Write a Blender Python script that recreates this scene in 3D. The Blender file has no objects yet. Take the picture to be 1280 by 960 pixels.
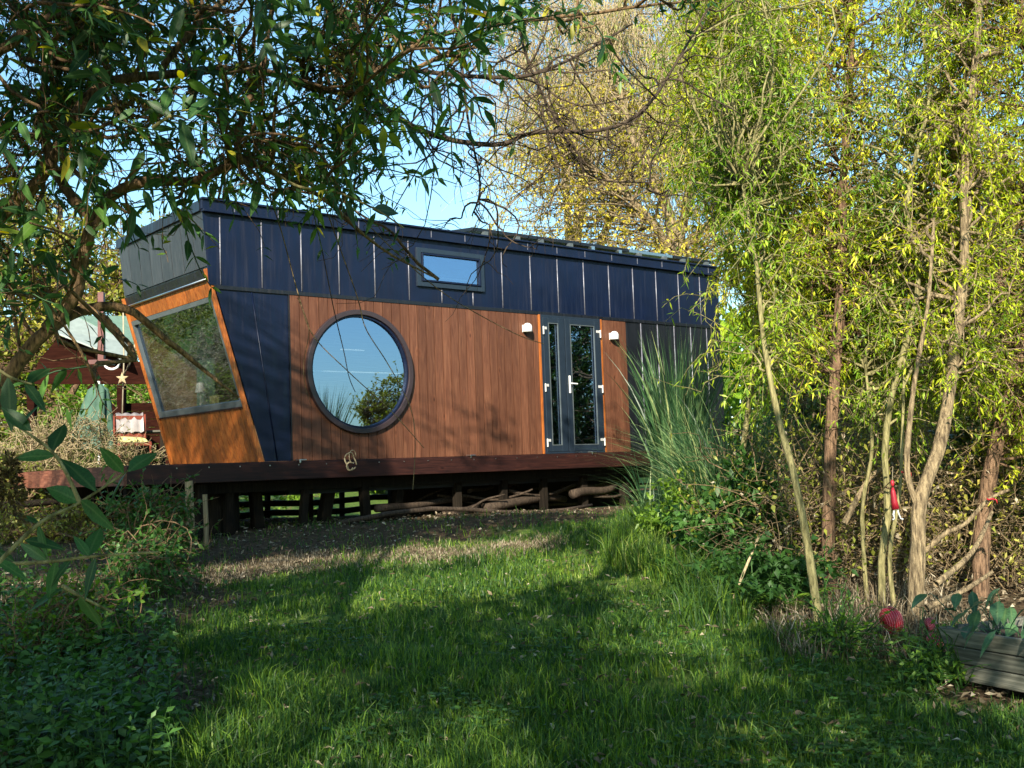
import bpy, math, random
import numpy as np
from mathutils import Matrix, Vector
PI = math.pi
random.seed(7)
rng = np.random.default_rng(11)
scene = bpy.context.scene
C = scene.collection

# ------------------------------------------------------------------ camera
EYE = 1.6
FPX = 1386.37                       # focal length in pixels of a 1280 px wide picture
PITCH, ROLL, YAW = 0.0732, -0.0354, 0.8717
def cam_basis():
    f = np.array([0, math.cos(PITCH), math.sin(PITCH)]); u = np.array([0, -math.sin(PITCH), math.cos(PITCH)]); r = np.array([1., 0, 0])
    c, s = math.cos(ROLL), math.sin(ROLL)
    return c*r + s*u, -s*r + c*u, f
CR, CU, CF = cam_basis()
def at(px, py, Y):
    """world point seen at that spot of the photograph at distance Y"""
    d = CF + (px-640)/FPX*CR - (py-480)/FPX*CU
    p = d*Y/d[1]; p[2] += EYE
    return p
def pix(P):
    q = np.asarray(P, float) - np.array([0, 0, EYE])
    z = q@CF
    return 640 + FPX*(q@CR)/z, 480 - FPX*(q@CU)/z, z
cam = bpy.data.objects.new('camera', bpy.data.cameras.new('camera')); C.objects.link(cam)
cam.data.sensor_width = 36; cam.data.lens = 36*FPX/1280; cam.data.clip_start = .05; cam.data.clip_end = 2000
M = Matrix(((CR[0], CU[0], -CF[0], 0), (CR[1], CU[1], -CF[1], 0), (CR[2], CU[2], -CF[2], EYE), (0, 0, 0, 1)))
cam.matrix_world = M
scene.camera = cam

# ------------------------------------------------------------------ light
SAZ = np.array([-0.172, -0.985]); SAZ /= np.linalg.norm(SAZ); SEL = math.radians(28)
SUN = np.array([SAZ[0]*math.cos(SEL), SAZ[1]*math.cos(SEL), math.sin(SEL)])
sl = bpy.data.lights.new('sun', 'SUN'); sl.energy = 5.0; sl.angle = math.radians(.53); sl.color = (1, .9, .74)
so = bpy.data.objects.new('sun', sl); C.objects.link(so)
so.rotation_euler = Vector(SUN).to_track_quat('Z', 'Y').to_euler()
w = bpy.data.worlds.new('World'); scene.world = w; w.use_nodes = True
nt = w.node_tree; sky = nt.nodes.new('ShaderNodeTexSky'); sky.sky_type = 'NISHITA'; sky.sun_disc = False
sky.sun_elevation = SEL; sky.sun_rotation = math.atan2(SUN[0], SUN[1]); sky.air_density = 1.1; sky.dust_density = .6; sky.ozone_density = 1.6
bg = nt.nodes['Background']; bg.inputs[1].default_value = .10
tint = nt.nodes.new('ShaderNodeMix'); tint.data_type = 'RGBA'; tint.blend_type = 'MULTIPLY'; tint.inputs[0].default_value = 1; tint.inputs[7].default_value = (.80, 1.04, 1.06, 1)
nt.links.new(sky.outputs[0], tint.inputs[6]); nt.links.new(tint.outputs[2], bg.inputs[0])
scene.view_settings.view_transform = 'Standard'; scene.view_settings.look = 'None'
scene.view_settings.exposure = 1.38; scene.view_settings.gamma = 1
scene.render.engine = 'CYCLES'
scene.cycles.max_bounces = 8; scene.cycles.transparent_max_bounces = 16
scene.cycles.diffuse_bounces = 3; scene.cycles.glossy_bounces = 3; scene.cycles.transmission_bounces = 4
scene.cycles.sample_clamp_indirect = 6

# ------------------------------------------------------------------ materials
def newmat(name):
    m = bpy.data.materials.new(name); m.use_nodes = True
    n = m.node_tree; b = n.nodes['Principled BSDF']
    return m, n, b
def N(n, t, **kw):
    x = n.nodes.new(t)
    for k, v in kw.items(): setattr(x, k, v)
    return x
def ramp(n, stops):
    r = n.nodes.new('ShaderNodeValToRGB'); e = r.color_ramp.elements
    while len(e) < len(stops): e.new(.5)
    for k, (p, c) in enumerate(stops): e[k].position = p; e[k].color = (*c, 1)
    return r
def leafmat(name, stops, trans=.35, rough=.45, spec=.35, spot=0):
    m, n, b = newmat(name)
    a = N(n, 'ShaderNodeAttribute', attribute_name='rnd'); r = ramp(n, stops)
    n.links.new(a.outputs['Fac'], r.inputs[0])
    col = r.outputs[0]
    nz = N(n, 'ShaderNodeTexNoise'); nz.inputs['Scale'].default_value = 60; nz.inputs['Detail'].default_value = 2
    hs = N(n, 'ShaderNodeHueSaturation')
    mr = N(n, 'ShaderNodeMapRange'); mr.inputs[1].default_value = .3; mr.inputs[2].default_value = .7; mr.inputs[3].default_value = .75; mr.inputs[4].default_value = 1.25
    n.links.new(nz.outputs['Fac'], mr.inputs[0]); n.links.new(mr.outputs[0], hs.inputs['Value']); n.links.new(col, hs.inputs['Color'])
    col = hs.outputs[0]
    ra = N(n, 'ShaderNodeAttribute', attribute_name='rib'); rm = N(n, 'ShaderNodeMapRange'); rm.inputs[1].default_value = .8; rm.inputs[2].default_value = .97; rm.inputs[3].default_value = 0; rm.inputs[4].default_value = .22
    n.links.new(ra.outputs['Fac'], rm.inputs[0]); rx = N(n, 'ShaderNodeMix', data_type='RGBA'); rx.inputs[7].default_value = (.22, .30, .12, 1); n.links.new(rm.outputs[0], rx.inputs[0]); n.links.new(col, rx.inputs[6]); col = rx.outputs[2]
    n.links.new(col, b.inputs['Base Color']); b.inputs['Roughness'].default_value = rough; b.inputs['Specular IOR Level'].default_value = spec
    t = N(n, 'ShaderNodeBsdfTranslucent'); hs2 = N(n, 'ShaderNodeHueSaturation'); hs2.inputs['Saturation'].default_value = 1.15; hs2.inputs['Value'].default_value = 1.5
    n.links.new(col, hs2.inputs['Color']); n.links.new(hs2.outputs[0], t.inputs[0])
    mx = N(n, 'ShaderNodeMixShader'); mx.inputs[0].default_value = trans
    n.links.new(b.outputs[0], mx.inputs[1]); n.links.new(t.outputs[0], mx.inputs[2])
    n.links.new(mx.outputs[0], n.nodes['Material Output'].inputs[0])
    return m
def barkmat(name, c1, c2, scale=30, bump=.4):
    m, n, b = newmat(name)
    tc = N(n, 'ShaderNodeTexCoord'); mp = N(n, 'ShaderNodeMapping'); mp.inputs['Scale'].default_value = (1.6, 1.6, .3)
    nz = N(n, 'ShaderNodeTexNoise'); nz.inputs['Scale'].default_value = scale; nz.inputs['Detail'].default_value = 6; nz.inputs['Roughness'].default_value = .65
    n.links.new(tc.outputs['Object'], mp.inputs[0]); n.links.new(mp.outputs[0], nz.inputs[0])
    r = ramp(n, [(.36, c1), (.62, c2)]); n.links.new(nz.outputs['Fac'], r.inputs[0]); n.links.new(r.outputs[0], b.inputs['Base Color'])
    bp = N(n, 'ShaderNodeBump'); bp.inputs['Strength'].default_value = bump; bp.inputs['Distance'].default_value = .04
    n.links.new(nz.outputs['Fac'], bp.inputs['Height']); n.links.new(bp.outputs[0], b.inputs['Normal'])
    b.inputs['Roughness'].default_value = .85; b.inputs['Specular IOR Level'].default_value = .2
    return m
def plain(name, c, rough=.6, metal=0, spec=.4, var=.15, scale=12, bump=0):
    m, n, b = newmat(name)
    tc = N(n, 'ShaderNodeTexCoord'); nz = N(n, 'ShaderNodeTexNoise'); nz.inputs['Scale'].default_value = scale; nz.inputs['Detail'].default_value = 5
    n.links.new(tc.outputs['Object'], nz.inputs[0])
    r = ramp(n, [(.3, tuple(x*(1-var) for x in c)), (.7, tuple(min(1, x*(1+var)) for x in c))])
    n.links.new(nz.outputs['Fac'], r.inputs[0]); n.links.new(r.outputs[0], b.inputs['Base Color'])
    b.inputs['Roughness'].default_value = rough; b.inputs['Metallic'].default_value = metal; b.inputs['Specular IOR Level'].default_value = spec
    if bump:
        bp = N(n, 'ShaderNodeBump'); bp.inputs['Strength'].default_value = bump; bp.inputs['Distance'].default_value = .01
        n.links.new(nz.outputs['Fac'], bp.inputs['Height']); n.links.new(bp.outputs[0], b.inputs['Normal'])
    return m
def woodmat(name, c1, c2, c3, axis=2, board='rnd', rough=.55, spec=.3, knots=True):
    """grain runs along one axis of the object; each board takes its own tone from the rnd attribute"""
    m, n, b = newmat(name)
    tc = N(n, 'ShaderNodeTexCoord'); mp = N(n, 'ShaderNodeMapping')
    s = [14, 14, 14]; s[axis] = .9; mp.inputs['Scale'].default_value = s
    a = N(n, 'ShaderNodeAttribute', attribute_name='rnd')
    cmb = N(n, 'ShaderNodeVectorMath', operation='MULTIPLY_ADD'); cmb.inputs[1].default_value = (37, 23, 51)
    n.links.new(a.outputs['Vector'], cmb.inputs[0]); n.links.new(tc.outputs['Object'], cmb.inputs[2])
    n.links.new(cmb.outputs[0], mp.inputs[0])
    nz = N(n, 'ShaderNodeTexNoise'); nz.inputs['Scale'].default_value = 2.2; nz.inputs['Detail'].default_value = 6; nz.inputs['Distortion'].default_value = 1.6; nz.inputs['Roughness'].default_value = .6
    n.links.new(mp.outputs[0], nz.inputs[0])
    r = ramp(n, [(.3, c1), (.52, c2), (.75, c3)]); n.links.new(nz.outputs['Fac'], r.inputs[0])
    mr = N(n, 'ShaderNodeMapRange'); mr.inputs[3].default_value = .8; mr.inputs[4].default_value = 1.18; n.links.new(a.outputs['Fac'], mr.inputs[0])
    hs = N(n, 'ShaderNodeHueSaturation'); n.links.new(mr.outputs[0], hs.inputs['Value']); n.links.new(r.outputs[0], hs.inputs['Color'])
    col = hs.outputs[0]
    if knots:
        mp2 = N(n, 'ShaderNodeMapping'); s2 = [5, 5, 5]; s2[axis] = 2.3; mp2.inputs['Scale'].default_value = s2
        n.links.new(cmb.outputs[0], mp2.inputs[0])
        vo = N(n, 'ShaderNodeTexVoronoi'); vo.inputs['Scale'].default_value = 1.3; n.links.new(mp2.outputs[0], vo.inputs[0])
        kr = ramp(n, [(.04, (.22, .18, .18)), (.10, (1.0, .95, .9)), (.16, (1.25, 1.2, 1.15)), (.24, (1, 1, 1))]); n.links.new(vo.outputs['Distance'], kr.inputs[0])
        mxk = N(n, 'ShaderNodeMix', data_type='RGBA', blend_type='MULTIPLY'); mxk.inputs[0].default_value = .8
        n.links.new(col, mxk.inputs[6]); n.links.new(kr.outputs[0], mxk.inputs[7]); col = mxk.outputs[2]
    n.links.new(col, b.inputs['Base Color'])
    bp = N(n, 'ShaderNodeBump'); bp.inputs['Strength'].default_value = .25; bp.inputs['Distance'].default_value = .004
    n.links.new(nz.outputs['Fac'], bp.inputs['Height']); n.links.new(bp.outputs[0], b.inputs['Normal'])
    b.inputs['Roughness'].default_value = rough; b.inputs['Specular IOR Level'].default_value = spec
    return m
def glassmat(name, refl=.5, tint=(.55, .6, .6)):
    m, n, b = newmat(name); n.nodes.remove(b)
    g = N(n, 'ShaderNodeBsdfGlossy'); g.inputs['Roughness'].default_value = .0; g.inputs[0].default_value = (.52, .70, 1, 1)
    t = N(n, 'ShaderNodeBsdfTransparent'); t.inputs[0].default_value = (*tint, 1)
    mx = N(n, 'ShaderNodeMixShader'); lw = N(n, 'ShaderNodeLayerWeight'); lw.inputs[0].default_value = .35
    mr = N(n, 'ShaderNodeMapRange'); mr.inputs[3].default_value = refl; mr.inputs[4].default_value = min(1, refl*1.5+.1)
    n.links.new(lw.outputs['Fresnel'], mr.inputs[0]); n.links.new(mr.outputs[0], mx.inputs[0])
    nz = N(n, 'ShaderNodeTexNoise'); nz.inputs['Scale'].default_value = 1.3
    tc = N(n, 'ShaderNodeTexCoord'); n.links.new(tc.outputs['Object'], nz.inputs[0])
    bp = N(n, 'ShaderNodeBump'); bp.inputs['Strength'].default_value = .04; bp.inputs['Distance'].default_value = .02
    n.links.new(nz.outputs['Fac'], bp.inputs['Height']); n.links.new(bp.outputs[0], g.inputs['Normal'])
    n.links.new(t.outputs[0], mx.inputs[1]); n.links.new(g.outputs[0], mx.inputs[2]); n.links.new(mx.outputs[0], n.nodes['Material Output'].inputs[0])
    return m

# ------------------------------------------------------------------ mesh helpers
def tag(o, label=None, cat=None, group=None, kind=None):
    if label: o['label'] = label
    if cat: o['category'] = cat
    if group: o['group'] = group
    if kind: o['kind'] = kind
    return o
def empty(name, loc=(0, 0, 0), rz=0):
    o = bpy.data.objects.new(name, None); C.objects.link(o); o.location = tuple(float(v) for v in loc); o.rotation_euler = (0, 0, rz); o.empty_display_size = .2
    return o
def link_mesh(name, V, faces, mat, parent=None, rnd=None, smooth=False, rib=0):
    """faces: list of int arrays (n,k)"""
    me = bpy.data.meshes.new(name); V = np.asarray(V, np.float32)
    me.vertices.add(len(V)); me.vertices.foreach_set('co', V.ravel())
    loops = np.concatenate([f.ravel() for f in faces]).astype(np.int32)
    sizes = np.concatenate([np.full(len(f), f.shape[1], np.int32) for f in faces])
    starts = np.concatenate([[0], np.cumsum(sizes)[:-1]]).astype(np.int32)
    me.loops.add(len(loops)); me.loops.foreach_set('vertex_index', loops)
    me.polygons.add(len(sizes)); me.polygons.foreach_set('loop_start', starts); me.polygons.foreach_set('loop_total', sizes)
    if smooth: me.polygons.foreach_set('use_smooth', np.ones(len(sizes), bool))
    me.update(calc_edges=True)
    if rnd is not None:
        a = me.attributes.new('rnd', 'FLOAT', 'POINT'); a.data.foreach_set('value', np.asarray(rnd, np.float32))
    if rib:
        a = me.attributes.new('rib', 'FLOAT', 'POINT'); q = np.zeros(len(V), np.float32); k = np.arange(rib*11) % 11; q[:rib*11] = np.isin(k, (0, 2, 5, 8, 10)); a.data.foreach_set('value', q)
    me.materials.append(mat)
    o = bpy.data.objects.new(name, me); C.objects.link(o)
    if parent is not None: o.parent = parent
    return o
class MB:
    def __init__(s): s.v = []; s.f = []; s.r = []
    def add(s, vs, fs, r=None):
        b = len(s.v); r = random.random() if r is None else r
        s.v += [tuple(float(c) for c in v) for v in vs]; s.f += [[b+i for i in f] for f in fs]; s.r += [r]*len(vs)
        return s
    def box(s, x0, x1, y0, y1, z0, z1, r=None):
        return s.add([(x0,y0,z0),(x1,y0,z0),(x1,y1,z0),(x0,y1,z0),(x0,y0,z1),(x1,y0,z1),(x1,y1,z1),(x0,y1,z1)],
                     [(0,3,2,1),(4,5,6,7),(0,1,5,4),(1,2,6,5),(2,3,7,6),(3,0,4,7)], r)
    def hexa(s, a, b, r=None):
        """two quads (lists of four points) joined into a solid"""
        return s.add(list(a)+list(b), [(0,3,2,1),(4,5,6,7),(0,1,5,4),(1,2,6,5),(2,3,7,6),(3,0,4,7)], r)
    def beam(s, p, q, w, h, r=None):
        p = np.array(p, float); q = np.array(q, float); d = q-p; d /= np.linalg.norm(d)
        up = np.array([0, 0, 1.]) if abs(d[2]) < .95 else np.array([0, 1., 0])
        a = np.cross(d, up); a /= np.linalg.norm(a); b = np.cross(a, d)
        A = [p+a*w/2*i+b*h/2*j for i, j in ((-1,-1),(1,-1),(1,1),(-1,1))]; B = [x+(q-p) for x in A]
        return s.hexa(A, B, r)
    def tube(s, pts, rad, k=8, r=None, cap=True):
        pts = [np.array(p, float) for p in pts]; rad = [rad]*len(pts) if np.isscalar(rad) else rad
        vs = []; fs = []
        for i, p in enumerate(pts):
            d = pts[min(i+1, len(pts)-1)]-pts[max(i-1, 0)]; d /= np.linalg.norm(d)+1e-9
            up = np.array([0, 0, 1.]) if abs(d[2]) < .9 else np.array([1., 0, 0])
            a = np.cross(d, up); a /= np.linalg.norm(a); b = np.cross(d, a)
            for j in range(k): t = 2*PI*j/k; vs.append(p+rad[i]*(math.cos(t)*a+math.sin(t)*b))
        for i in range(len(pts)-1):
            for j in range(k): fs.append((i*k+j, i*k+(j+1) % k, (i+1)*k+(j+1) % k, (i+1)*k+j))
        if cap: fs.append(tuple(range(k))[::-1]); fs.append(tuple((len(pts)-1)*k+j for j in range(k)))
        return s.add(vs, fs, r)
    def lathe(s, c, prof, k=16, r=None):
        vs = []; fs = []
        for (rr, z) in prof:
            for j in range(k): t = 2*PI*j/k; vs.append((c[0]+rr*math.cos(t), c[1]+rr*math.sin(t), c[2]+z))
        for i in range(len(prof)-1):
            for j in range(k): fs.append((i*k+j, i*k+(j+1) % k, (i+1)*k+(j+1) % k, (i+1)*k+j))
        return s.add(vs, fs, r)
    def build(s, name, mat, parent=None, smooth=False, bevel=0):
        me = bpy.data.meshes.new(name); me.from_pydata(s.v, [], s.f); me.update()
        a = me.attributes.new('rnd', 'FLOAT', 'POINT'); a.data.foreach_set('value', s.r)
        if smooth:
            for p in me.polygons: p.use_smooth = True
        me.materials.append(mat)
        o = bpy.data.objects.new(name, me); C.objects.link(o)
        if parent is not None: o.parent = parent
        if bevel:
            b = o.modifiers.new('bevel', 'BEVEL'); b.width = bevel; b.segments = 2; b.limit_method = 'ANGLE'
        if smooth:
            me.shade_smooth() if hasattr(me, 'shade_smooth') else None
        return o

def unit(a): return a/(np.linalg.norm(a, axis=-1, keepdims=True)+1e-9)
def rdir(n, g=rng): return unit(g.normal(size=(n, 3)))
def tubes(paths, k=5):
    """paths: list of (P (n,m,3), R (n,m)) -> verts, faces, per-vertex random"""
    Vs, Fs, Rs = [], [], []; base = 0
    for P, R in paths:
        n, m, _ = P.shape
        if n == 0: continue
        T = np.empty_like(P); T[:, 1:-1] = P[:, 2:]-P[:, :-2]; T[:, 0] = P[:, 1]-P[:, 0]; T[:, -1] = P[:, -1]-P[:, -2]; T = unit(T)
        main = unit(P[:, -1]-P[:, 0]); ref = np.where(np.abs(main[:, 2:3]) > .75, np.array([[1., .2, 0]]), np.array([[0, 0, 1.]]))
        A = unit(np.cross(T, ref[:, None, :])); B = np.cross(T, A)
        kk = k if R.max() > .004 else 3
        th = np.arange(kk)*2*PI/kk
        V = P[:, :, None, :] + R[:, :, None, None]*(np.cos(th)[None, None, :, None]*A[:, :, None, :]+np.sin(th)[None, None, :, None]*B[:, :, None, :])
        idx = base+np.arange(n*m*kk).reshape(n, m, kk); nx = np.roll(idx, -1, axis=2)
        F = np.stack([idx[:, :-1], nx[:, :-1], nx[:, 1:], idx[:, 1:]], -1).reshape(-1, 4)
        Vs.append(V.reshape(-1, 3)); Fs.append(F); Rs.append(np.repeat(rng.random(n), m*kk)); base += n*m*kk
    return np.concatenate(Vs), [np.concatenate(Fs)], np.concatenate(Rs)
def curves(P0, P1, m, wig=.1, sag=0., g=rng, waves=None):
    """n curves from P0 to P1 with wander; sag>0 arches upwards in the middle"""
    n = len(P0); t = np.linspace(0, 1, m)[None, :, None]
    L = np.linalg.norm(P1-P0, axis=1)[:, None, None]
    P = P0[:, None]*(1-t)+P1[:, None]*t
    nz = g.normal(size=(n, m, 3))
    nz = np.cumsum(nz, 1); nz = nz-nz[:, :1]; nz = nz-(nz[:, -1:])*t
    for _ in range(2 if m > 6 else 1): nz[:, 1:-1] = (nz[:, :-2]+2*nz[:, 1:-1]+nz[:, 2:])/4
    P = P+nz*L*wig*1.1/math.sqrt(m)
    P[:, :, 2] += (sag*4*t*(1-t)*L)[:, :, 0]
    if waves:
        a, b = unit(g.normal(size=(n, 1, 3))), unit(g.normal(size=(n, 1, 3))); ph = g.random((n, 1, 1))*6
        P = P+waves[0]*np.sin(t*waves[1]*2*PI+ph)*a*np.minimum(1, t*4)+waves[0]*np.cos(t*waves[1]*2*PI*1.2+ph)*b*np.minimum(1, t*4)
    return P
def taper(n, m, r0, r1): 
    t = np.linspace(0, 1, m)[None]
    r0 = np.broadcast_to(np.asarray(r0, float).reshape(-1, 1), (n, 1)); r1 = np.broadcast_to(np.asarray(r1, float).reshape(-1, 1), (n, 1))
    return r0*(1-t)+r1*t
def pick(P, n, t0=.1, t1=1., g=rng):
    """n random points with tangents on a set of curves P (a,m,3)"""
    a, m, _ = P.shape; i = g.integers(0, a, n); t = (t0+(t1-t0)*g.random(n))*(m-1.001); j = t.astype(int); f = (t-j)[:, None]
    return P[i, j]*(1-f)+P[i, j+1]*f, unit(P[i, j+1]-P[i, j])
def leaves(P, D, L, Wd, fold=.25, droop=.25, g=rng, detail=1, up=None):
    """leaf blades: base point P, direction D, length L, width Wd. detail 0: one folded rhombus, 1: six-sided, 2: eight-point lance with curl"""
    n = len(P); L = np.broadcast_to(L, (n,))[:, None]; Wd = np.broadcast_to(Wd, (n,))[:, None]
    D = unit(D)
    ref = g.normal(size=(n, 3))*.55+np.array([0, 0, 1.]) if up is None else up
    S = unit(np.cross(D, ref)); Nn = np.cross(S, D)
    tw = (g.random((n, 1))-.5)*1.2; S2 = S*np.cos(tw)+Nn*np.sin(tw)
    g_ = np.array([0, 0, -1.])
    b = P; tip = P+D*L+g_*droop*L
    if detail == 0:
        c = P+D*L*.45+g_*droop*L*.25
        V = np.stack([b, c+S*Wd*.5+Nn*fold*Wd*.4, tip, c-S*Wd*.5+Nn*fold*Wd*.4], 1)
        F = np.arange(n)[:, None]*4+np.array([[0, 1, 2, 3]])
        F = [np.concatenate([F[:, [0, 1, 2]], F[:, [0, 2, 3]]])]
        k = 4
    elif detail == 1:
        c = P+D*L*.4+g_*droop*L*.2
        V = np.stack([b, c+S*Wd*.5+Nn*fold*Wd*.5, tip, c-S*Wd*.5+Nn*fold*Wd*.5, c], 1); k = 5
        q = np.arange(n)[:, None]*5
        F = [np.concatenate([q+np.array([[0, 1, 4]]), q+np.array([[1, 2, 4]]), q+np.array([[0, 4, 3]]), q+np.array([[4, 2, 3]])])]
    else:
        st = [(.22, .78), (.45, 1.), (.72, .66)]
        cols = [b]
        for (t, wv) in st:
            c = P+D*L*t+g_*droop*L*t*t; Si = S*(1-t)+S2*t
            cols += [c+Si*Wd*.5*wv+Nn*fold*Wd*.5*wv, c, c-Si*Wd*.5*wv+Nn*fold*Wd*.5*wv]
        cols.append(tip); V = np.stack(cols, 1); k = 11
        q = np.arange(n)[:, None]*11
        tri = [(0, 1, 2), (0, 2, 3), (7, 10, 8), (8, 10, 9)]; qd = [(1, 4, 5, 2), (2, 5, 6, 3), (4, 7, 8, 5), (5, 8, 9, 6)]
        F = [np.concatenate([q+np.array([x]) for x in tri]), np.concatenate([q+np.array([x]) for x in qd])]
    return V.reshape(-1, 3), F, np.repeat(g.random(n), k)
def merge(parts):
    Vs, Fs, Rs = [], {}, []; b = 0
    for V, F, R in parts:
        for f in F: Fs.setdefault(f.shape[1], []).append(f+b)
        Vs.append(V); Rs.append(R); b += len(V)
    return np.concatenate(Vs), [np.concatenate(x) for x in Fs.values()], np.concatenate(Rs)
def rndclump(R, P, k, scale, amt=.35, seed=0):
    """shift leaf tone by slow spatial variation (shoots of older and younger leaves)"""
    f = np.sin(P[:, 0]*scale+seed)+np.sin(P[:, 1]*scale*1.3+2+seed)+np.sin(P[:, 2]*scale*1.1+4+seed*2)
    return np.clip(R*(1-amt)+amt*(.5+.25*f), 0, 1)

# ------------------------------------------------------------------ palette
LM = {}
LM['willow'] = leafmat('willow_leaf', [(0, (.08, .16, .010)), (.3, (.28, .38, .02)), (.6, (.55, .58, .04)), (.85, (.78, .66, .05)), (1, (.76, .52, .04))], trans=.45)
LM['willow_low'] = leafmat('willow_leaf_green', [(0, (.04, .10, .012)), (.4, (.15, .27, .02)), (.75, (.36, .46, .03)), (1, (.55, .50, .04))], trans=.4)
LM['autumn'] = leafmat('autumn_leaf', [(0, (.20, .22, .02)), (.5, (.46, .40, .04)), (1, (.60, .42, .05))], trans=.35)
LM['laurel'] = leafmat('laurel_leaf', [(0, (.02, .045, .012)), (.6, (.05, .10, .02)), (1, (.13, .18, .03))], trans=.15, rough=.3, spec=.5)
LM['budd'] = leafmat('buddleia_leaf', [(0, (.018, .055, .020)), (.6, (.05, .13, .035)), (.9, (.09, .19, .03)), (1, (.36, .32, .03))], trans=.38, rough=.45, spec=.35)
LM['hosta'] = leafmat('broad_leaf', [(0, (.03, .08, .04)), (1, (.07, .15, .06))], trans=.25, rough=.35)
LM['nettle'] = leafmat('nettle_leaf', [(0, (.02, .06, .012)), (1, (.06, .15, .025))], trans=.3, rough=.5)
LM['fresh'] = leafmat('fresh_leaf', [(0, (.05, .12, .015)), (1, (.18, .30, .03))], trans=.4)
LM['reed'] = leafmat('ornamental_grass', [(0, (.012, .045, .018)), (.5, (.045, .11, .04)), (.85, (.14, .23, .09)), (1, (.28, .32, .13))], trans=.3, rough=.4)
LM['grass'] = leafmat('lawn_grass', [(0, (.010, .045, .012)), (.45, (.040, .095, .018)), (.75, (.11, .20, .02)), (.92, (.22, .30, .04)), (1, (.38, .33, .15))], trans=.42, rough=.45)
LM['dry'] = leafmat('dry_leaf', [(0, (.06, .045, .028)), (.6, (.16, .125, .078)), (1, (.38, .33, .24))], trans=.15, rough=.8, spec=.1)
LM['seed'] = leafmat('seed_head', [(0, (.03, .02, .012)), (.7, (.10, .07, .03)), (1, (.22, .19, .05))], trans=.1, rough=.9, spec=.1)
LM['heather'] = leafmat('heather_tip', [(0, (.03, .05, .015)), (.35, (.12, .12, .04)), (.7, (.26, .19, .12)), (1, (.42, .33, .22))], trans=.2, rough=.8, spec=.1)
LM['hyd'] = leafmat('yellow_green_leaf', [(0, (.08, .11, .02)), (.6, (.24, .26, .04)), (1, (.42, .36, .08))], trans=.35)
BK = {}
BK['brown'] = barkmat('brown_bark', (.045, .026, .016), (.24, .15, .09), bump=1)
BK['tan'] = barkmat('tan_bark', (.07, .05, .03), (.34, .26, .15), bump=1)
BK['olive'] = barkmat('olive_bark', (.07, .065, .025), (.27, .24, .11), bump=.5)
BK['dim'] = barkmat('brushwood_bark', (.05, .035, .02), (.22, .16, .085), scale=60, bump=.1)
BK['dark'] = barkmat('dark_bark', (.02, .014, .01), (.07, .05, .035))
BK['budd'] = barkmat('shrub_bark', (.03, .02, .012), (.19, .12, .06), scale=60)
BK['twig'] = barkmat('twig_bark', (.07, .045, .025), (.20, .13, .07), scale=50)
BK['dry'] = barkmat('dry_stalk', (.20, .15, .08), (.45, .36, .22), scale=60, bump=.1)
MT = {}
MT['navy'] = plain('navy_metal', (.0032, .0070, .023), rough=.42, metal=.0, spec=.3, var=.15, scale=3)
def metal_age(m):
    n = m.node_tree; b = n.nodes['Principled BSDF']; tc = N(n, 'ShaderNodeTexCoord')
    mp = N(n, 'ShaderNodeMapping'); mp.inputs['Scale'].default_value = (9, 9, .5); n.links.new(tc.outputs['Object'], mp.inputs[0])
    st = N(n, 'ShaderNodeTexNoise'); st.inputs['Scale'].default_value = 3; st.inputs['Detail'].default_value = 5; n.links.new(mp.outputs[0], st.inputs[0])
    mr = N(n, 'ShaderNodeMapRange'); mr.inputs[1].default_value = .35; mr.inputs[2].default_value = .7; mr.inputs[3].default_value = .28; mr.inputs[4].default_value = .62; n.links.new(st.outputs['Fac'], mr.inputs[0]); n.links.new(mr.outputs[0], b.inputs['Roughness'])
    src = b.inputs['Base Color'].links[0].from_socket; mx = N(n, 'ShaderNodeMix', data_type='RGBA'); mx.inputs[7].default_value = (.03, .035, .045, 1)
    m2 = N(n, 'ShaderNodeMapRange'); m2.inputs[1].default_value = .55; m2.inputs[2].default_value = .8; m2.inputs[4].default_value = .22; n.links.new(st.outputs['Fac'], m2.inputs[0]); n.links.new(m2.outputs[0], mx.inputs[0]); n.links.new(src, mx.inputs[6]); n.links.new(mx.outputs[2], b.inputs['Base Color'])
    bu = N(n, 'ShaderNodeTexNoise'); bu.inputs['Scale'].default_value = 2.2; bu.inputs['Detail'].default_value = 1; n.links.new(tc.outputs['Object'], bu.inputs[0])
    bp = N(n, 'ShaderNodeBump'); bp.inputs['Strength'].default_value = .35; bp.inputs['Distance'].default_value = .05; n.links.new(bu.outputs['Fac'], bp.inputs['Height']); n.links.new(bp.outputs[0], b.inputs['Normal'])
MT['black'] = plain('black_metal', (.005, .006, .009), rough=.4, spec=.5)
metal_age(MT['navy']); metal_age(MT['black'])
MT['rib'] = plain('seam_glint_metal', (.16, .16, .19), rough=.4, metal=.2, spec=.6, var=.3, scale=25)  # pale base colour stands in for the sun glint along the seams
#MT['black'] = plain('black_metal', (.005, .006, .009), rough=.4, spec=.5)
MT['grey'] = woodmat('grey_panel', (.012, .014, .017), (.026, .029, .032), (.055, .057, .06), rough=.5, spec=.6, knots=False)
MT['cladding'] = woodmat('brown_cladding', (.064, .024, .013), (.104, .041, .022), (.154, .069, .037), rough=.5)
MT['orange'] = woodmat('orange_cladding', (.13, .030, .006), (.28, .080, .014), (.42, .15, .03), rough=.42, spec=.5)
MT['redwood'] = woodmat('red_stained_deck', (.010, .0035, .003), (.022, .007, .0055), (.042, .014, .009), axis=0, rough=.5)
MT['redwoody'] = woodmat('red_stained_deck_side', (.07, .022, .014), (.14, .05, .03), (.25, .11, .065), axis=1, rough=.6)
MT['darkred'] = woodmat('dark_red_timber', (.008, .0022, .0015), (.018, .005, .003), (.032, .010, .006), axis=0, rough=.9, spec=.05)
MT['oldwood'] = woodmat('weathered_boards', (.055, .056, .045), (.12, .12, .098), (.24, .235, .19), axis=0, rough=.8, spec=.15)
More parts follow.
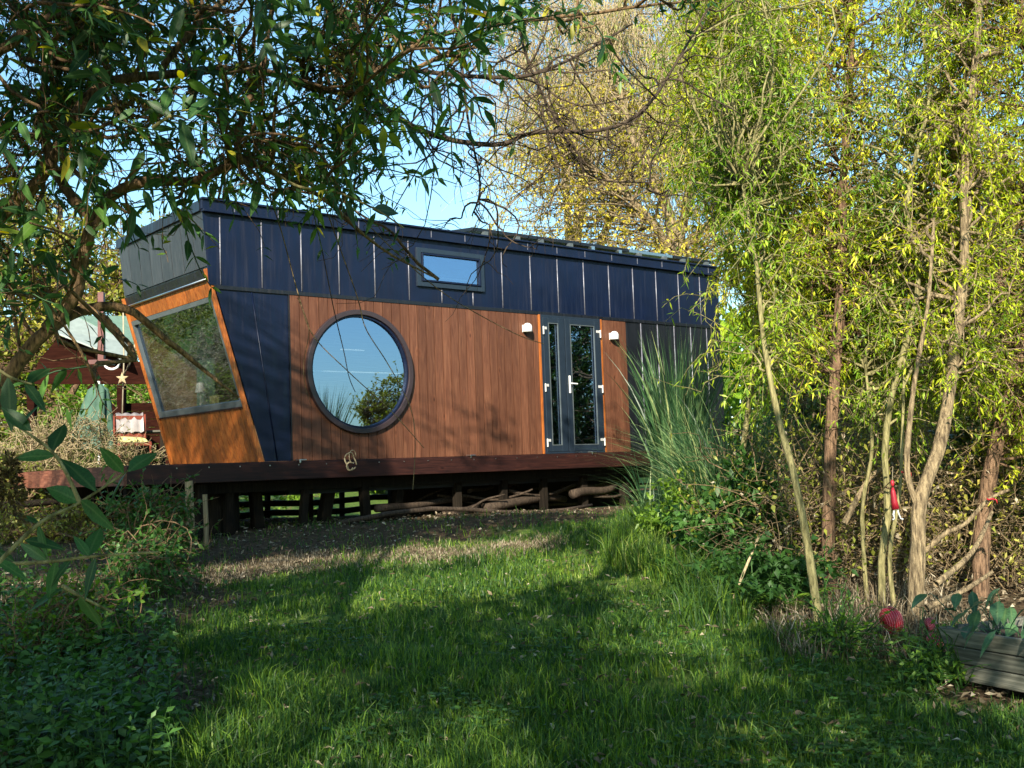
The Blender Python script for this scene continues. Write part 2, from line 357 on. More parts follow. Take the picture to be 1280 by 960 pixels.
MT['post'] = woodmat('post_wood', (.16, .11, .06), (.30, .22, .12), (.42, .33, .2), axis=2, rough=.8, spec=.1)
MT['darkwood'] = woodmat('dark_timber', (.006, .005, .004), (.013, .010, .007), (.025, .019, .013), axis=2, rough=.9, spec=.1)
MT['frame'] = plain('anthracite_frame', (.012, .020, .032), rough=.35, spec=.5, var=.08)
MT['roundframe'] = plain('brown_round_frame', (.028, .018, .02), rough=.35, spec=.5, var=.1)
MT['white'] = plain('white_plastic', (.72, .72, .70), rough=.35, var=.03)
MT['hinge'] = plain('satin_hinge', (.55, .55, .53), rough=.4, metal=.3, var=.08)
MT['steel'] = plain('steel', (.6, .6, .6), rough=.3, metal=1, var=.05)
MT['greyframe'] = plain('grey_window_frame', (.07, .085, .09), rough=.4, var=.1)
MT['glass'] = glassmat('window_glass', .42)
MT['glass_end'] = glassmat('end_window_glass', .24, (.85, .85, .82))
MT['roomwall'] = woodmat('room_wall', (.26, .16, .09), (.36, .23, .13), (.48, .32, .19), axis=0, rough=.7)
MT['curtain'] = plain('green_curtain', (.09, .17, .14), rough=.9, var=.2)
MT['yellow'] = plain('yellow_card', (.55, .50, .20), rough=.6, var=.05)
MT['tyre'] = plain('tyre_rubber', (.008, .008, .008), rough=.95, spec=.1)
MT['solar'] = plain('solar_cells', (.008, .010, .02), rough=.15, spec=.7)
MT['red'] = plain('red_paper', (.34, .012, .025), rough=.5, var=.15)
MT['teal'] = plain('green_cover', (.045, .10, .07), rough=.8, var=.25, scale=5, bump=.5)
MT['roofgreen'] = plain('pale_roof_sheet', (.22, .26, .24), rough=.4, var=.1)
MT['rooffelt'] = plain('green_roof_felt', (.12, .20, .15), rough=.8)
MT['soil'] = plain('terracotta_soil', (.30, .13, .06), rough=.95, var=.4, scale=20, bump=1)
MT['compost'] = plain('compost', (.035, .022, .014), rough=.95, var=.5, scale=40, bump=1)
MT['rope'] = plain('rope', (.30, .26, .18), rough=.9)
MT['flower'] = plain('yellow_petal', (.8, .5, .02), rough=.6)
MT['glass_blue'] = plain('towel_cloth', (.26, .24, .24), rough=.5)

# ------------------------------------------------------------------ ground
def gz(x, y):
    y = np.asarray(y, float); t = np.clip((y-13.2)/1.2, 0, 1)
    base = .05+.083*(np.minimum(y, 13.8)-3)
    base = np.where(y < 0, .05-.249+0*y+.083*y*.3, base)
    sm = lambda q: np.clip(q, 0, 1)**2*(3-2*np.clip(q, 0, 1))
    dip = sm((x+7.8)/2.5)*sm((3.2-x)/2.5)*sm((y-16.3)/4.5)*1.0
    return base-dip+.012*np.sin(x*2.1+y)+.01*np.sin(x*.9-y*1.7)
def dirtness(x, y):
    off = y-9.2-.92*(x+3.6)
    nz = .35*np.sin(x*2.3+1.3*np.sin(y*1.9))+.22*np.sin(y*3.7+x*1.1)+.12*np.sin(x*7.1-y*5.3)
    a = np.clip((off+nz+.1)/.35, 0, 1)
    bed = np.clip((x-1.75+.35*np.sin(y*1.7)+.1*(y-7)*-1)/.35, 0, 1)*np.clip((y-6.9+.3*np.sin(x*3))/.5, 0, 1)
    bed2 = np.clip((x-2.05)/.3, 0, 1)*np.clip((y-5.6)/.4, 0, 1)
    left = np.clip((-x-1.5-.2*(y-5)+.3*np.sin(y*2.2))/.3, 0, 1)
    return np.clip(np.maximum.reduce([a, bed, bed2, left]), 0, 1)
def grid(x0, x1, y0, y1, nx, ny):
    X, Y = np.meshgrid(np.linspace(x0, x1, nx), np.linspace(y0, y1, ny), indexing='ij')
    return X, Y
def make_ground():
    xs = np.concatenate([np.linspace(-700, -16, 12)[:-1], np.linspace(-16, 16, 260), np.linspace(16, 700, 12)[1:]])
    ys = np.concatenate([np.linspace(-300, -6, 8)[:-1], np.linspace(-6, 30, 280), np.linspace(30, 1200, 14)[1:]])
    X, Y = np.meshgrid(xs, ys, indexing='ij'); Z = gz(X, Y)
    near = (np.abs(X) < 16) & (Y > 2) & (Y < 30)
    Z = Z+np.where(near, rng.normal(size=X.shape)*.006, 0)
    n, m = X.shape; idx = np.arange(n*m).reshape(n, m)
    F = np.stack([idx[:-1, :-1], idx[1:, :-1], idx[1:, 1:], idx[:-1, 1:]], -1).reshape(-1, 4)
    mt, nn, b = newmat('ground_earth_and_turf')
    a = N(nn, 'ShaderNodeAttribute', attribute_name='rnd'); tc = N(nn, 'ShaderNodeTexCoord')
    n1 = N(nn, 'ShaderNodeTexNoise'); n1.inputs['Scale'].default_value = 22; n1.inputs['Detail'].default_value = 8; n1.inputs['Roughness'].default_value = .75
    n2 = N(nn, 'ShaderNodeTexNoise'); n2.inputs['Scale'].default_value = 9; n2.inputs['Detail'].default_value = 6
    nn.links.new(tc.outputs['Object'], n1.inputs[0]); nn.links.new(tc.outputs['Object'], n2.inputs[0])
    rd = ramp(nn, [(.35, (.035, .024, .015)), (.5, (.075, .05, .03)), (.7, (.17, .115, .07))]); nn.links.new(n1.outputs['Fac'], rd.inputs[0])
    rg = ramp(nn, [(.35, (.06, .11, .02)), (.7, (.18, .25, .05))]); nn.links.new(n2.outputs['Fac'], rg.inputs[0])
    ad = N(nn, 'ShaderNodeMath', operation='ADD'); mr = N(nn, 'ShaderNodeMapRange'); mr.inputs[3].default_value = -.35; mr.inputs[4].default_value = .35
    nn.links.new(n2.outputs['Fac'], mr.inputs[0]); nn.links.new(a.outputs['Fac'], ad.inputs[0]); nn.links.new(mr.outputs[0], ad.inputs[1]); ad.use_clamp = True
    mx = N(nn, 'ShaderNodeMix', data_type='RGBA'); nn.links.new(ad.outputs[0], mx.inputs[0]); nn.links.new(rg.outputs[0], mx.inputs[6]); nn.links.new(rd.outputs[0], mx.inputs[7])
    nn.links.new(mx.outputs[2], b.inputs['Base Color']); b.inputs['Roughness'].default_value = .95; b.inputs['Specular IOR Level'].default_value = .1
    bp = N(nn, 'ShaderNodeBump'); bp.inputs['Strength'].default_value = .9; bp.inputs['Distance'].default_value = .04
    nn.links.new(n1.outputs['Fac'], bp.inputs['Height']); nn.links.new(bp.outputs[0], b.inputs['Normal'])
    D = dirtness(X, Y); D = np.where((Y > 17) | (X > 9), 0, D)
    o = link_mesh('ground', np.stack([X, Y, Z], -1).reshape(-1, 3), [F], mt, rnd=D.ravel(), smooth=True)
    tag(o, kind='structure')
make_ground()

def blades(x, y, h, w, lean=.35, g=rng, z=None):
    n = len(x); z = gz(x, y) if z is None else z; th = g.random(n)*2*PI; a = np.stack([np.cos(th), np.sin(th), 0*th], 1)
    th2 = g.random(n)*2*PI; l = np.stack([np.cos(th2), np.sin(th2), 0*th2], 1)*(g.random(n)*lean)[:, None]
    b = np.stack([x, y, z-.01], 1); h = h[:, None]; w = w[:, None]; up = np.array([0, 0, 1.])
    m = b+up*h*.55+l*h*.35; t = b+up*h*(1-.35*np.linalg.norm(l, axis=1, keepdims=True))+l*h*1.1
    V = np.stack([b-a*w*.5, b+a*w*.5, m+a*w*.42, m-a*w*.42, t], 1).reshape(-1, 3)
    q = np.arange(n)[:, None]*5
    return V, [q+np.array([[0, 1, 2, 3]]), q+np.array([[3, 2, 4]])], np.repeat(g.random(n), 5)
def lawn():
    g = np.random.default_rng(3)
    n = 240000
    y = 4.0*np.exp(g.random(n)*math.log(14.6/4.0)); x = (g.random(n)-.47)*1.28*y
    d = dirtness(x, y)
    hole = np.clip((np.sin(x*3.1+1.7*np.sin(y*2.6))*np.sin(y*4.1+x)-.35)*1.4, 0, .8); keep = (g.random(n) > d*np.where(x < 1.3, .86, 1.02)) & (g.random(n) > hole)
    x, y = x[keep], y[keep]
    patch = np.clip(.5+.7*np.sin(x*3.7+np.sin(y*2.1)*2)*np.sin(y*3.3+1+x), 0, 1.2)
    h = (.035+.05*g.random(len(x))+.11*patch*g.random(len(x))**2)
    tall = (np.abs(x+.75) < .9) & (y < 6.9); h = np.where(tall, h*1.45, h)
    wv = .0035+.003*g.random(len(x))+.0004*y
    p = blades(x, y, h, wv, .9, g)
    # a fringe of long rough grass along the bed at the right edge of the lawn
    m = 5000; t = g.random(m); fx = 1.05+.5*g.random(m)+.25*np.sin(t*9); fy = 7.7+t*5.2
    q = blades(fx, fy, .15+.28*g.random(m), .006+.004*g.random(m), .8, g)
    V, F, R = merge([p, q])
    R = R*.75+.25*np.clip(.5+.5*np.sin(V[:, 0]*1.9)*np.sin(V[:, 1]*1.4), 0, 1)
    tag(link_mesh('grass', V, F, LM['grass'], rnd=R), 'short green lawn grass with longer tufts in front of the tiny house', 'grass', kind='stuff')
    # dry pale grass on the strip in front of the deck
    m = 26000; u = g.random(m); x = -4.2+4.6*u+g.normal(size=m)*.1; y = 10.9+.3*(x+2)+.28*g.normal(size=m)+.12*np.sin(x*5); kk = np.sin(x*6+y*3)*np.sin(y*7-x*2) > -.5+.8*g.random(m)-.5; x, y = x[kk], y[kk]; m = len(x)
    V, F, R = blades(x, y, .03+.06*g.random(m), .006+.004*g.random(m), 1., g)
    tag(link_mesh('dry_grass', V, F, LM['dry'], rnd=R), 'straw coloured dry grass strip on the bare soil before the deck', 'dry grass', kind='stuff')
lawn()
def litter():
    g = np.random.default_rng(5)
    n = 26000
    y = 4.3*np.exp(g.random(n)*math.log(15.5/4.3)); x = (g.random(n)-.5)*1.1*y
    d = dirtness(x, y); k = g.random(n) < .13+.04*np.sin(x*3)+.7*d
    x, y = x[k], y[k]; P = np.stack([x, y, gz(x, y)+.012+.03*g.random(len(x))*d[k]+.045*(1-d[k])*g.random(len(x))], 1)
    D = rdir(len(x), g); D[:, 2] *= .25
    V, F, R = leaves(P, D, .03+.05*g.random(len(x)), .012+.02*g.random(len(x)), fold=.8, droop=.05, g=g, detail=1)
    tag(link_mesh('leaf_litter', V, F, LM['dry'], rnd=R), 'fallen brown leaves scattered over the soil and lawn', 'fallen leaves', kind='stuff')
litter()

# ------------------------------------------------------------------ the tiny house
O = np.array([-2.67824929, 13.66094694, 1.75041549]); HR = math.atan2(math.cos(YAW), math.sin(YAW))
UX = np.array([math.sin(YAW), math.cos(YAW), 0]); VX = np.array([-math.cos(YAW), math.sin(YAW), 0])
def H2W(u, v, z): return O+UX*u+VX*v+np.array([0, 0, z])
house = empty('tiny_house', O, HR)
tag(house, 'long tiny house on wheels with navy metal and brown timber walls and a round window', 'house')
W_ = 2.6; UE = 8.2; ZB = 2.08; ZC = 2.97
def us(z): return -.44-.292*z if z < 2.31 else -1.115-.11*(z-2.31)      # slanted left edge
RC, ZCI, RO = .934, 1.123, .80
def hole_cols(a, b):
    return [a, (a+b)/2, b] if abs(a-RC) < RO+.15 or abs(b-RC) < RO+.15 else [a, b]
def plank(mb, a, b, z0, z1, y0, y1, holeR=None):
    """vertical board from u=a..b, cut round the circular opening"""
    r = random.random()
    if holeR is None or min(abs(a-RC), abs(b-RC)) > holeR and not (a < RC < b):
        mb.box(a, b, y0, y1, z0, z1, r); return
    n = 4; us_ = [a+(b-a)*i/n for i in range(n+1)]
    def h(u): return math.sqrt(max(0, holeR**2-(u-RC)**2))
    for i in range(n):
        p, q = us_[i], us_[i+1]; hp, hq = h(p), h(q)
        if hp == 0 and hq == 0: mb.box(p, q, y0, y1, z0, z1, r); continue
        lo = [ZCI-hp, ZCI-hq]; hi = [ZCI+hp, ZCI+hq]
        mb.hexa([(p, y0, z0), (q, y0, z0), (q, y1, z0), (p, y1, z0)], [(p, y0, lo[0]), (q, y0, lo[1]), (q, y1, lo[1]), (p, y1, lo[0])], r)
        mb.hexa([(p, y0, hi[0]), (q, y0, hi[1]), (q, y1, hi[1]), (p, y1, hi[0])], [(p, y0, z1), (q, y0, z1), (q, y1, z1), (p, y1, z1)], r)
# timber cladding, left field
mb = MB(); u = -.07; pw = .1375
while u < 3.98:
    plank(mb, u+.0045, min(u+pw, 4.02)-.0045, 0.0, 2.05, -.022, .0, .77); u += pw
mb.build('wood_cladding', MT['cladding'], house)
mb = MB()
for k in range(4): mb.box(5.33+k*.134+.003, 5.33+(k+1)*.134-.003, -.022, 0, 0, 2.05)
mb.build('wood_cladding', MT['cladding'], house)
# backing sheathing with openings
mb = MB(); u = -.42
plank_list = [(-.07, 0.1), (.1, .35), (.35, .6), (.6, .85), (.85, 1.1), (1.1, 1.35), (1.35, 1.6), (1.6, 1.85), (1.85, 4.03)]
for a, b in plank_list: plank(mb, a, b, 0, 2.05, .002, .1, .76)
mb.box(5.32, UE-.03, .002, .1, 0, 2.05); mb.box(-1.05, 1.9, .002, .1, 2.09, 2.95); mb.box(2.96, UE-.03, .002, .1, 2.09, 2.95); mb.box(1.9, 2.96, .002, .1, 2.09, 2.35); mb.box(1.9, 2.96, .002, .1, 2.8, 2.95)
mb.build('sheathing', MT['black'], house)
# wood corner trims beside the door
for a, b in ((4.022, 4.06), (5.29, 5.328)):
    MB().box(a, b, -.034, .0, 0, 2.055).build('door_trim', MT['orange'], house, bevel=.003)
# metal cladding
def metal_zone(poly0, poly1, n):
    pass
mb = MB(); ribs = MB()
su = [-.97+.5424*i*.0 for i in range(0)]
seams = [-.97+.5424*i for i in range(17)]
def trib(mbx, u0, z0, u1, z1, y=-.002):
    mbx.tube([(u0, y-.012, z0), (u1, y-.012, z1)], .0085, 6, r=.5)
edges = [None]+seams+[UE]
cells = []
for i in range(len(edges)-1):
    b = edges[i+1]
    for (z0, z1) in ((2.1, 2.96),):
        al = us(z0) if i == 0 else edges[i]+.0; ah = us(z1) if i == 0 else edges[i]
        if i == 0: al = us(2.31); 
        lo, hi = z0, z1
        for (ua, ub, za, zb_) in ([(al, b, z0, z1)] if not (edges[i] and (edges[i] < 3.04 and b > 1.84)) else [(max(al, al), min(b, 1.86), z0, z1), (max(al, 3.02), b, z0, z1), (max(al, 1.86), min(b, 3.02), z0, 2.31), (max(al, 1.86), min(b, 3.02), 2.84, z1)]):
            if ub-ua < .01: continue
            mb.hexa([(ua, -.012, za), (ub, -.012, za), (ub, .0, za), (ua, .0, za)], [((ah if i == 0 else ua), -.012, zb_), (ub, -.012, zb_), (ub, .0, zb_), ((ah if i == 0 else ua), .0, zb_)])
mb.build('metal_cladding', MT['navy'], house)
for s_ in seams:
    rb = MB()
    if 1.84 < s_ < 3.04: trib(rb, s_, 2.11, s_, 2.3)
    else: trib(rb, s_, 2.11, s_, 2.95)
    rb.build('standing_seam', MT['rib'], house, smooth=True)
# lower metal, left wedge of three slanted sheets
mb = MB()
tops = [us(2.05), -.57, -.09]; bots = [-.44, -.27, -.09]; tops2 = [-1.045, -.60, -.09]
mb.hexa([(-.43, -.012, 0), (-.27, -.012, 0), (-.27, 0, 0), (-.43, 0, 0)], [(us(2.06)+.01, -.012, 2.06), (-.575, -.012, 2.06), (-.575, 0, 2.06), (us(2.06)+.01, 0, 2.06)])
mb.hexa([(-.27, -.012, 0), (-.085, -.012, 0), (-.085, 0, 0), (-.27, 0, 0)], [(-.575, -.012, 2.06), (-.085, -.012, 2.06), (-.085, 0, 2.06), (-.575, 0, 2.06)])
mb.build('metal_cladding', MT['navy'], house)
MBs = MB(); trib(MBs, -.27, 0, -.575, 2.06); MBs.build('standing_seam', MT['navy'], house, smooth=True)
MB().box(-.083, -.072, -.03, .0, 0, 2.05).build('corner_trim', MT['black'], house)
mb = MB(); mb.box(5.87, UE, -.012, 0, 0, 2.06); mb.build('metal_cladding', MT['black'], house)
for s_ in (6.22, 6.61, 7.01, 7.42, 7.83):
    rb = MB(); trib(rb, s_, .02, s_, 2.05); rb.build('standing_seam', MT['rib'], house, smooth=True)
# band, cornice, roof
MB().hexa([(us(2.06), -.03, 2.05), (UE+.01, -.03, 2.05), (UE+.01, .0, 2.05), (us(2.06), .0, 2.05)], [(us(2.12), -.03, 2.10), (UE+.01, -.03, 2.10), (UE+.01, .0, 2.10), (us(2.12), .0, 2.10)]).build('drip_band', MT['black'], house, bevel=.004)
mb = MB(); mb.box(-1.2, UE+.04, -.075, .0, 2.96, 2.99); mb.box(-1.21, UE+.05, -.055, 0, 2.991, 3.10); mb.box(-1.22, UE+.06, -.085, .03, 3.101, 3.125)
mb.build('cornice', MT['navy'], house, bevel=.003)
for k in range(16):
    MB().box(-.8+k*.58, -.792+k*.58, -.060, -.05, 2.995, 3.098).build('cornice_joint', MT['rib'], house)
mb = MB(); mb.box(-1.19, UE+.03, .031, W_, 2.98, 3.105); mb.build('roof', MT['black'], house)
# rear wall, right end wall, floor
mb = MB(); mb.hexa([(-.44, W_-.06, 0), (UE, W_-.06, 0), (UE, W_, 0), (-.44, W_, 0)], [(-1.09, W_-.06, 2.3), (UE, W_-.06, 2.3), (UE, W_, 2.3), (-1.09, W_, 2.3)]); mb.box(-1.1, UE, W_-.06, W_, 2.302, 2.97); mb.box(UE-.0, UE+.012, 0, W_, 0, 2.96); mb.build('rear_wall', MT['navy'], house)
mb = MB(); mb.box(-.43, UE, .02, W_-.07, -.12, -.01); mb.build('floor', MT['roomwall'], house)
mb = MB(); mb.hexa([(-.40, W_-.12, 0), (UE-.05, W_-.12, 0), (UE-.05, W_-.065, 0), (-.40, W_-.065, 0)], [(-1.06, W_-.12, 2.29), (UE-.05, W_-.12, 2.29), (UE-.05, W_-.065, 2.29), (-1.06, W_-.065, 2.29)]); mb.box(-1.02, UE-.05, W_-.12, W_-.065, 2.291, 2.9); mb.box(-1, UE-.05, .1, W_-.07, 2.9, 2.97); mb.box(3.6, 3.66, .1, 1.7, 0, 2.9); mb.build('inner_lining', MT['roomwall'], house)
# end wall, slanted plane: sp(v, z, out)
nE = np.array([-2.31, 0, -.675]); nE /= np.linalg.norm(nE)
def sp(v, z, out=0):
    return np.array([us(min(z, 2.309)), v, z])+nE*out
def slab(mbx, v0, v1, z0, z1, o0, o1, r=None, z0b=None, z1b=None):
    z0b = z0 if z0b is None else z0b; z1b = z1 if z1b is None else z1b
    mbx.hexa([sp(v0, z0, o0), sp(v1, z0b, o0), sp(v1, z0b, o1), sp(v0, z0, o1)], [sp(v0, z1, o0), sp(v1, z1b, o0), sp(v1, z1b, o1), sp(v0, z1, o1)], r)
mb = MB(); mb_up = MB(); nb = 18
for k in range(nb):
    a = .05+k*(2.55/nb); b = a+2.55/nb-.009
    slab(mb, a, b, .01, .66, 0, .022)
    slab(mb_up, a, b, 1.99, 2.18, 0, .022)
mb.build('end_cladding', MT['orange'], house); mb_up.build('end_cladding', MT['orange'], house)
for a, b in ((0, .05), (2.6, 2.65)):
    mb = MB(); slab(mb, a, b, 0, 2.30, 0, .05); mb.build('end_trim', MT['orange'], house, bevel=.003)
MB().hexa([sp(.05, 2.20, .02), sp(2.6, 2.20, .02), sp(2.6, 2.20, -.15), sp(.05, 2.20, -.15)], [sp(.05, 2.305, .02), sp(2.6, 2.305, .02), sp(2.6, 2.305, -.15), sp(.05, 2.305, -.15)]).build('blind_housing', MT['black'], house)
MB().tube([sp(.07, 2.185, .045), sp(2.58, 2.185, .045)], .014, 8).build('blind_rail', MT['steel'], house, smooth=True)
# grey upper panel of the end wall
mb = MB()
for k in range(8):
    a = k*2.65/8; b = a+2.65/8-.012
    A = [(-1.118, a, 2.33), (-1.118, b, 2.33), (-1.09, b, 2.33), (-1.09, a, 2.33)]; Bq = [(-1.187, a, 2.97), (-1.187, b, 2.97), (-1.15, b, 2.97), (-1.15, a, 2.97)]
    mb.hexa(A, Bq)
mb.build('upper_end_panel', MT['grey'], house)
MB().hexa([(-1.10, 0, 2.30), (-1.10, 2.65, 2.30), (-1.03, 2.65, 2.30), (-1.03, 0, 2.30)], [(-1.16, 0, 2.96), (-1.16, 2.65, 2.96), (-1.09, 2.65, 2.96), (-1.09, 0, 2.96)]).build('end_backing', MT['black'], house)
MB().box(-1.22, -1.14, 0, 2.66, 2.975, 3.1).build('end_cornice', MT['black'], house)
# end window
ew = MB()
slab(ew, .07, 2.58, .68, .75, -.04, .035); slab(ew, .07, 2.58, 1.93, 1.985, -.04, .035); slab(ew, .07, .12, .752, 1.928, -.04, .035); slab(ew, 2.53, 2.58, .752, 1.928, -.04, .035)
ewf = ew.build('end_window', MT['greyframe'], house)
mb = MB(); slab(mb, .12, 2.53, .75, 1.93, -.012, -.004); mb.build('glass', MT['glass_end'], ewf)
mb = MB(); slab(mb, .055, 2.595, .662, .679, -.01, .045); mb.build('sill_trim', MT['redwood'], ewf)
# round window
def ring(mbx, r0, r1, y0, y1, k=72):
    vs = []; fs = []
    for j in range(k):
        t = 2*PI*j/k; c, s = math.cos(t), math.sin(t)
        for (r, y) in ((r0, y0), (r1, y0), (r1, y1), (r0, y1)): vs.append((RC+r*c, y, ZCI+r*s))
    for j in range(k):
        a = j*4; b = ((j+1) % k)*4
        for q in range(4): fs.append((a+q, a+(q+1) % 4, b+(q+1) % 4, b+q))
    mbx.add(vs, fs, .5)
rw = MB(); ring(rw, .735, .80, -.075, .0); rwf = rw.build('round_window', MT['roundframe'], house, bevel=.006)
r2 = MB(); ring(r2, .705, .7345, -.045, .02); r2.build('inner_ring', MT['navy'], rwf, bevel=.004)
vs = [(RC, -.01, ZCI)]+[(RC+.71*math.cos(2*PI*j/72), -.01, ZCI+.71*math.sin(2*PI*j/72)) for j in range(72)]
MB().add(vs, [(0, 1+(j+1) % 72, 1+j) for j in range(72)]).build('glass', MT['glass'], rwf)
m = MB(); m.tube([(.2, .14, 1.13), (1.66, .14, 1.13)], .009, 6); m.build('blind_rail', MT['white'], rwf)
m = MB(); m.tube([(.75, .14, 1.42), (1.1, .14, 1.42)], .009, 6); m.build('blind_rail', MT['white'], rwf)
# small window
sw = MB(); sw.box(1.86, 1.93, -.05, .02, 2.31, 2.84); sw.box(2.95, 3.02, -.05, .02, 2.31, 2.84); sw.box(1.93, 2.95, -.05, .02, 2.31, 2.375); sw.box(1.93, 2.95, -.05, .02, 2.775, 2.84)
swf = sw.build('small_window', MT['frame'], house, bevel=.004)
s2 = MB(); s2.box(1.935, 1.96, -.065, -.01, 2.38, 2.77); s2.box(2.92, 2.945, -.065, -.01, 2.38, 2.77); s2.box(1.96, 2.92, -.065, -.01, 2.38, 2.405); s2.box(1.96, 2.92, -.065, -.01, 2.745, 2.77)
s2.build('sash', MT['navy'], swf, bevel=.004)
MB().box(1.955, 2.925, -.03, -.024, 2.40, 2.75).build('glass', MT['glass'], swf)
MB().box(2.0, 2.88, .02, .03, 2.45, 2.47).build('blind_rail', MT['white'], swf)
# double door
def leafdoor(u0, u1, g0, g1, name):
    y0, y1 = -.045, .015
    m = MB(); m.box(u0, g0, y0, y1, .03, 2.02); m.box(g1, u1, y0, y1, .03, 2.02); m.box(g0, g1, y0, y1, .03, .12); m.box(g0, g1, y0, y1, 1.94, 2.02)
    d = m.build('door', MT['frame'], house, bevel=.005)
    MB().box(g0-.01, g1+.01, -.015, -.008, .11, 1.95).build('glass', MT['glass'], d)
    b = MB(); b.box(g0, g0+.012, -.049, -.03, .12, 1.94); b.box(g1-.012, g1, -.049, -.03, .12, 1.94); b.box(g0+.012, g1-.012, -.049, -.03, .12, .132); b.box(g0+.012, g1-.012, -.049, -.03, 1.928, 1.94)
    b.build('glazing_bead', MT['greyframe'], d)
    s_ = MB(); s_.box(g0+.015, g1-.015, .03, .04, 1.86, 1.875); s_.box(g0+.015, g1-.015, .03, .04, 1.81, 1.82); s_.build('blind_rail', MT['white'], d)
    return d
d1 = leafdoor(4.10, 4.525, 4.20, 4.40, 'door'); d2 = leafdoor(4.54, 5.25, 4.64, 5.15, 'door')
fr = MB(); fr.box(4.062, 4.098, -.035, .03, 0, 2.055); fr.box(5.252, 5.288, -.035, .03, 0, 2.055); fr.box(4.098, 5.252, -.035, .03, 2.022, 2.055); fr.box(4.098, 5.252, -.05, .05, 0, .027)
fr.build('door_frame', MT['frame'], house)
for d, uu in ((d1, 4.09), (d2, 5.262)):
    sg = 1 if d is d1 else -1
    for zz in (1.83, .98, .17):
        m = MB(); m.tube([(uu, -.062, zz-.07), (uu, -.062, zz+.05)], .013, 10); m.box(min(uu+sg*.012, uu+sg*.075), max(uu+sg*.012, uu+sg*.075), -.056, -.046, zz+.005, zz+.045); m.build('hinge', MT['hinge'], d, bevel=.003)
m = MB(); m.box(4.575, 4.603, -.056, -.046, .90, 1.16); m.tube([(4.589, -.05, 1.04), (4.589, -.10, 1.04), (4.70, -.10, 1.035)], .010, 8); m.build('handle', MT['white'], d2)
# wall lamps: half-dome downlights
for (uu, zz) in ((3.76, 1.83), (5.54, 1.80)):
    m = MB(); k = 14; vs = []; fs = []
    prof = [(0, .075), (.03, .07), (.055, .05), (.068, .02), (.07, -.05), (.064, -.055)]
    m.lathe((uu, -.085, zz), [(p[0]+.0001, p[1]) for p in prof], 18); L = m.build('wall_lamp', MT['white'], house, smooth=True)
    MB().box(uu-.05, uu+.05, -.03, -.0225, zz-.055, zz+.05).build('back_plate', MT['white'], L, bevel=.002)
# white brackets at the foot of the wall
for uu in (-.02, 2.6, 4.9):
    m = MB(); m.box(uu-.05, uu+.05, -.195, -.10, .0, .014); m.box(uu-.05, uu-.03, -.20, -.195, -.03, .014); m.build('foot_bracket', MT['steel'], house, bevel=.004)
# solar panels on the roof
for k in range(5):
    a = 2.9+k*1.06
    f = MB().hexa([(a, .03, 3.195), (a+1.03, .03, 3.195), (a+1.03, 1.6, 3.36), (a, 1.6, 3.36)], [(a, .03, 3.24), (a+1.03, .03, 3.24), (a+1.03, 1.6, 3.40), (a, 1.6, 3.40)]).build('solar_panel', MT['black'] if k != 3 else MT['steel'], house)
    MB().hexa([(a+.02, .05, 3.245), (a+1.01, .05, 3.245), (a+1.01, 1.58, 3.401), (a+.02, 1.58, 3.401)], [(a+.02, .05, 3.249), (a+1.01, .05, 3.249), (a+1.01, 1.58, 3.405), (a+.02, 1.58, 3.405)]).build('solar_cells', MT['solar'], f)
    for q in (.2, .8):
        MB().box(a+q-.03, a+q+.04, -.02, .06, 3.126, 3.194).build('mounting_foot', MT['steel'] if (k+int(q*5)) % 3 == 0 else MT['greyframe'], f)
MB().hexa([(1.0, .1, 3.126), (2.8, .1, 3.126), (2.8, 1.5, 3.126), (1.0, 1.5, 3.126)], [(1.0, .1, 3.17), (2.8, .1, 3.17), (2.8, 1.5, 3.23), (1.0, 1.5, 3.23)]).build('roof_mat', MT['rooffelt'], house)
# undercarriage
m = MB(); m.box(.0, 8, .2, .32, -.42, -.13); m.box(.0, 8, 2.2, 2.32, -.42, -.13); m.box(0, 8, .32, 2.2, -.25, -.13)
m.build('chassis', MT['black'], house)
for (uu, vv) in ((3.5, 1.2), (4.3, 1.2), (3.5, 2.4), (4.3, 2.4)):
    pts = []
    wh = MB(); k = 24; prof = [(.16, -.09), (.30, -.10), (.33, -.06), (.33, .06), (.30, .10), (.16, .09), (.16, -.09)]
    vs = []; fs = []
    for (rr, yy) in prof:
        for j in range(k): t = 2*PI*j/k; vs.append((uu+rr*math.cos(t), vv+yy, -.5+rr*math.sin(t)))
    for i in range(len(prof)-1):
        for j in range(k): fs.append((i*k+j, i*k+(j+1) % k, (i+1)*k+(j+1) % k, (i+1)*k+j))
    wh.add(vs, fs); wo = wh.build('wheel', MT['tyre'], house)
    rm = MB(); rm.tube([(uu, vv-.05, -.5), (uu, vv+.05, -.5)], .16, 16); rm.build('rim', MT['tyre'], wo)

# things inside the end window
def hobj(name, mb_, mat, label, cat, parent=None, **kw):
    o = mb_.build(name, mat, parent, **kw)
    if parent is None: o.location = O; o.rotation_euler = (0, 0, HR); tag(o, label, cat)
    return o
m = MB(); vs = []; fs = []; nn_ = 60
for j in range(nn_):
    t = j/(nn_-1); v = 1.66+.5*t; wob = .03*math.sin(t*40)
    for z in (.78, 1.86): vs.append((-.30+wob, v+(.05*(t-.5) if z < 1 else 0), z))
for j in range(nn_-1): fs.append((2*j, 2*j+2, 2*j+3, 2*j+1))
m.add(vs, fs); hobj('curtain', m, MT['curtain'], 'green gathered curtain hanging inside the slanted end window', 'curtain', smooth=True)
MB().box(0, 0, 0, 0, 0, 0)
m = MB(); m.hexa([(-.62, .1, .70), (-.2, .1, .70), (-.2, 2.5, .70), (-.62, 2.5, .70)], [(-.62, .1, .74), (-.2, .1, .74), (-.2, 2.5, .74), (-.62, 2.5, .74)]); m.build('window_shelf', MT['oldwood'], house)
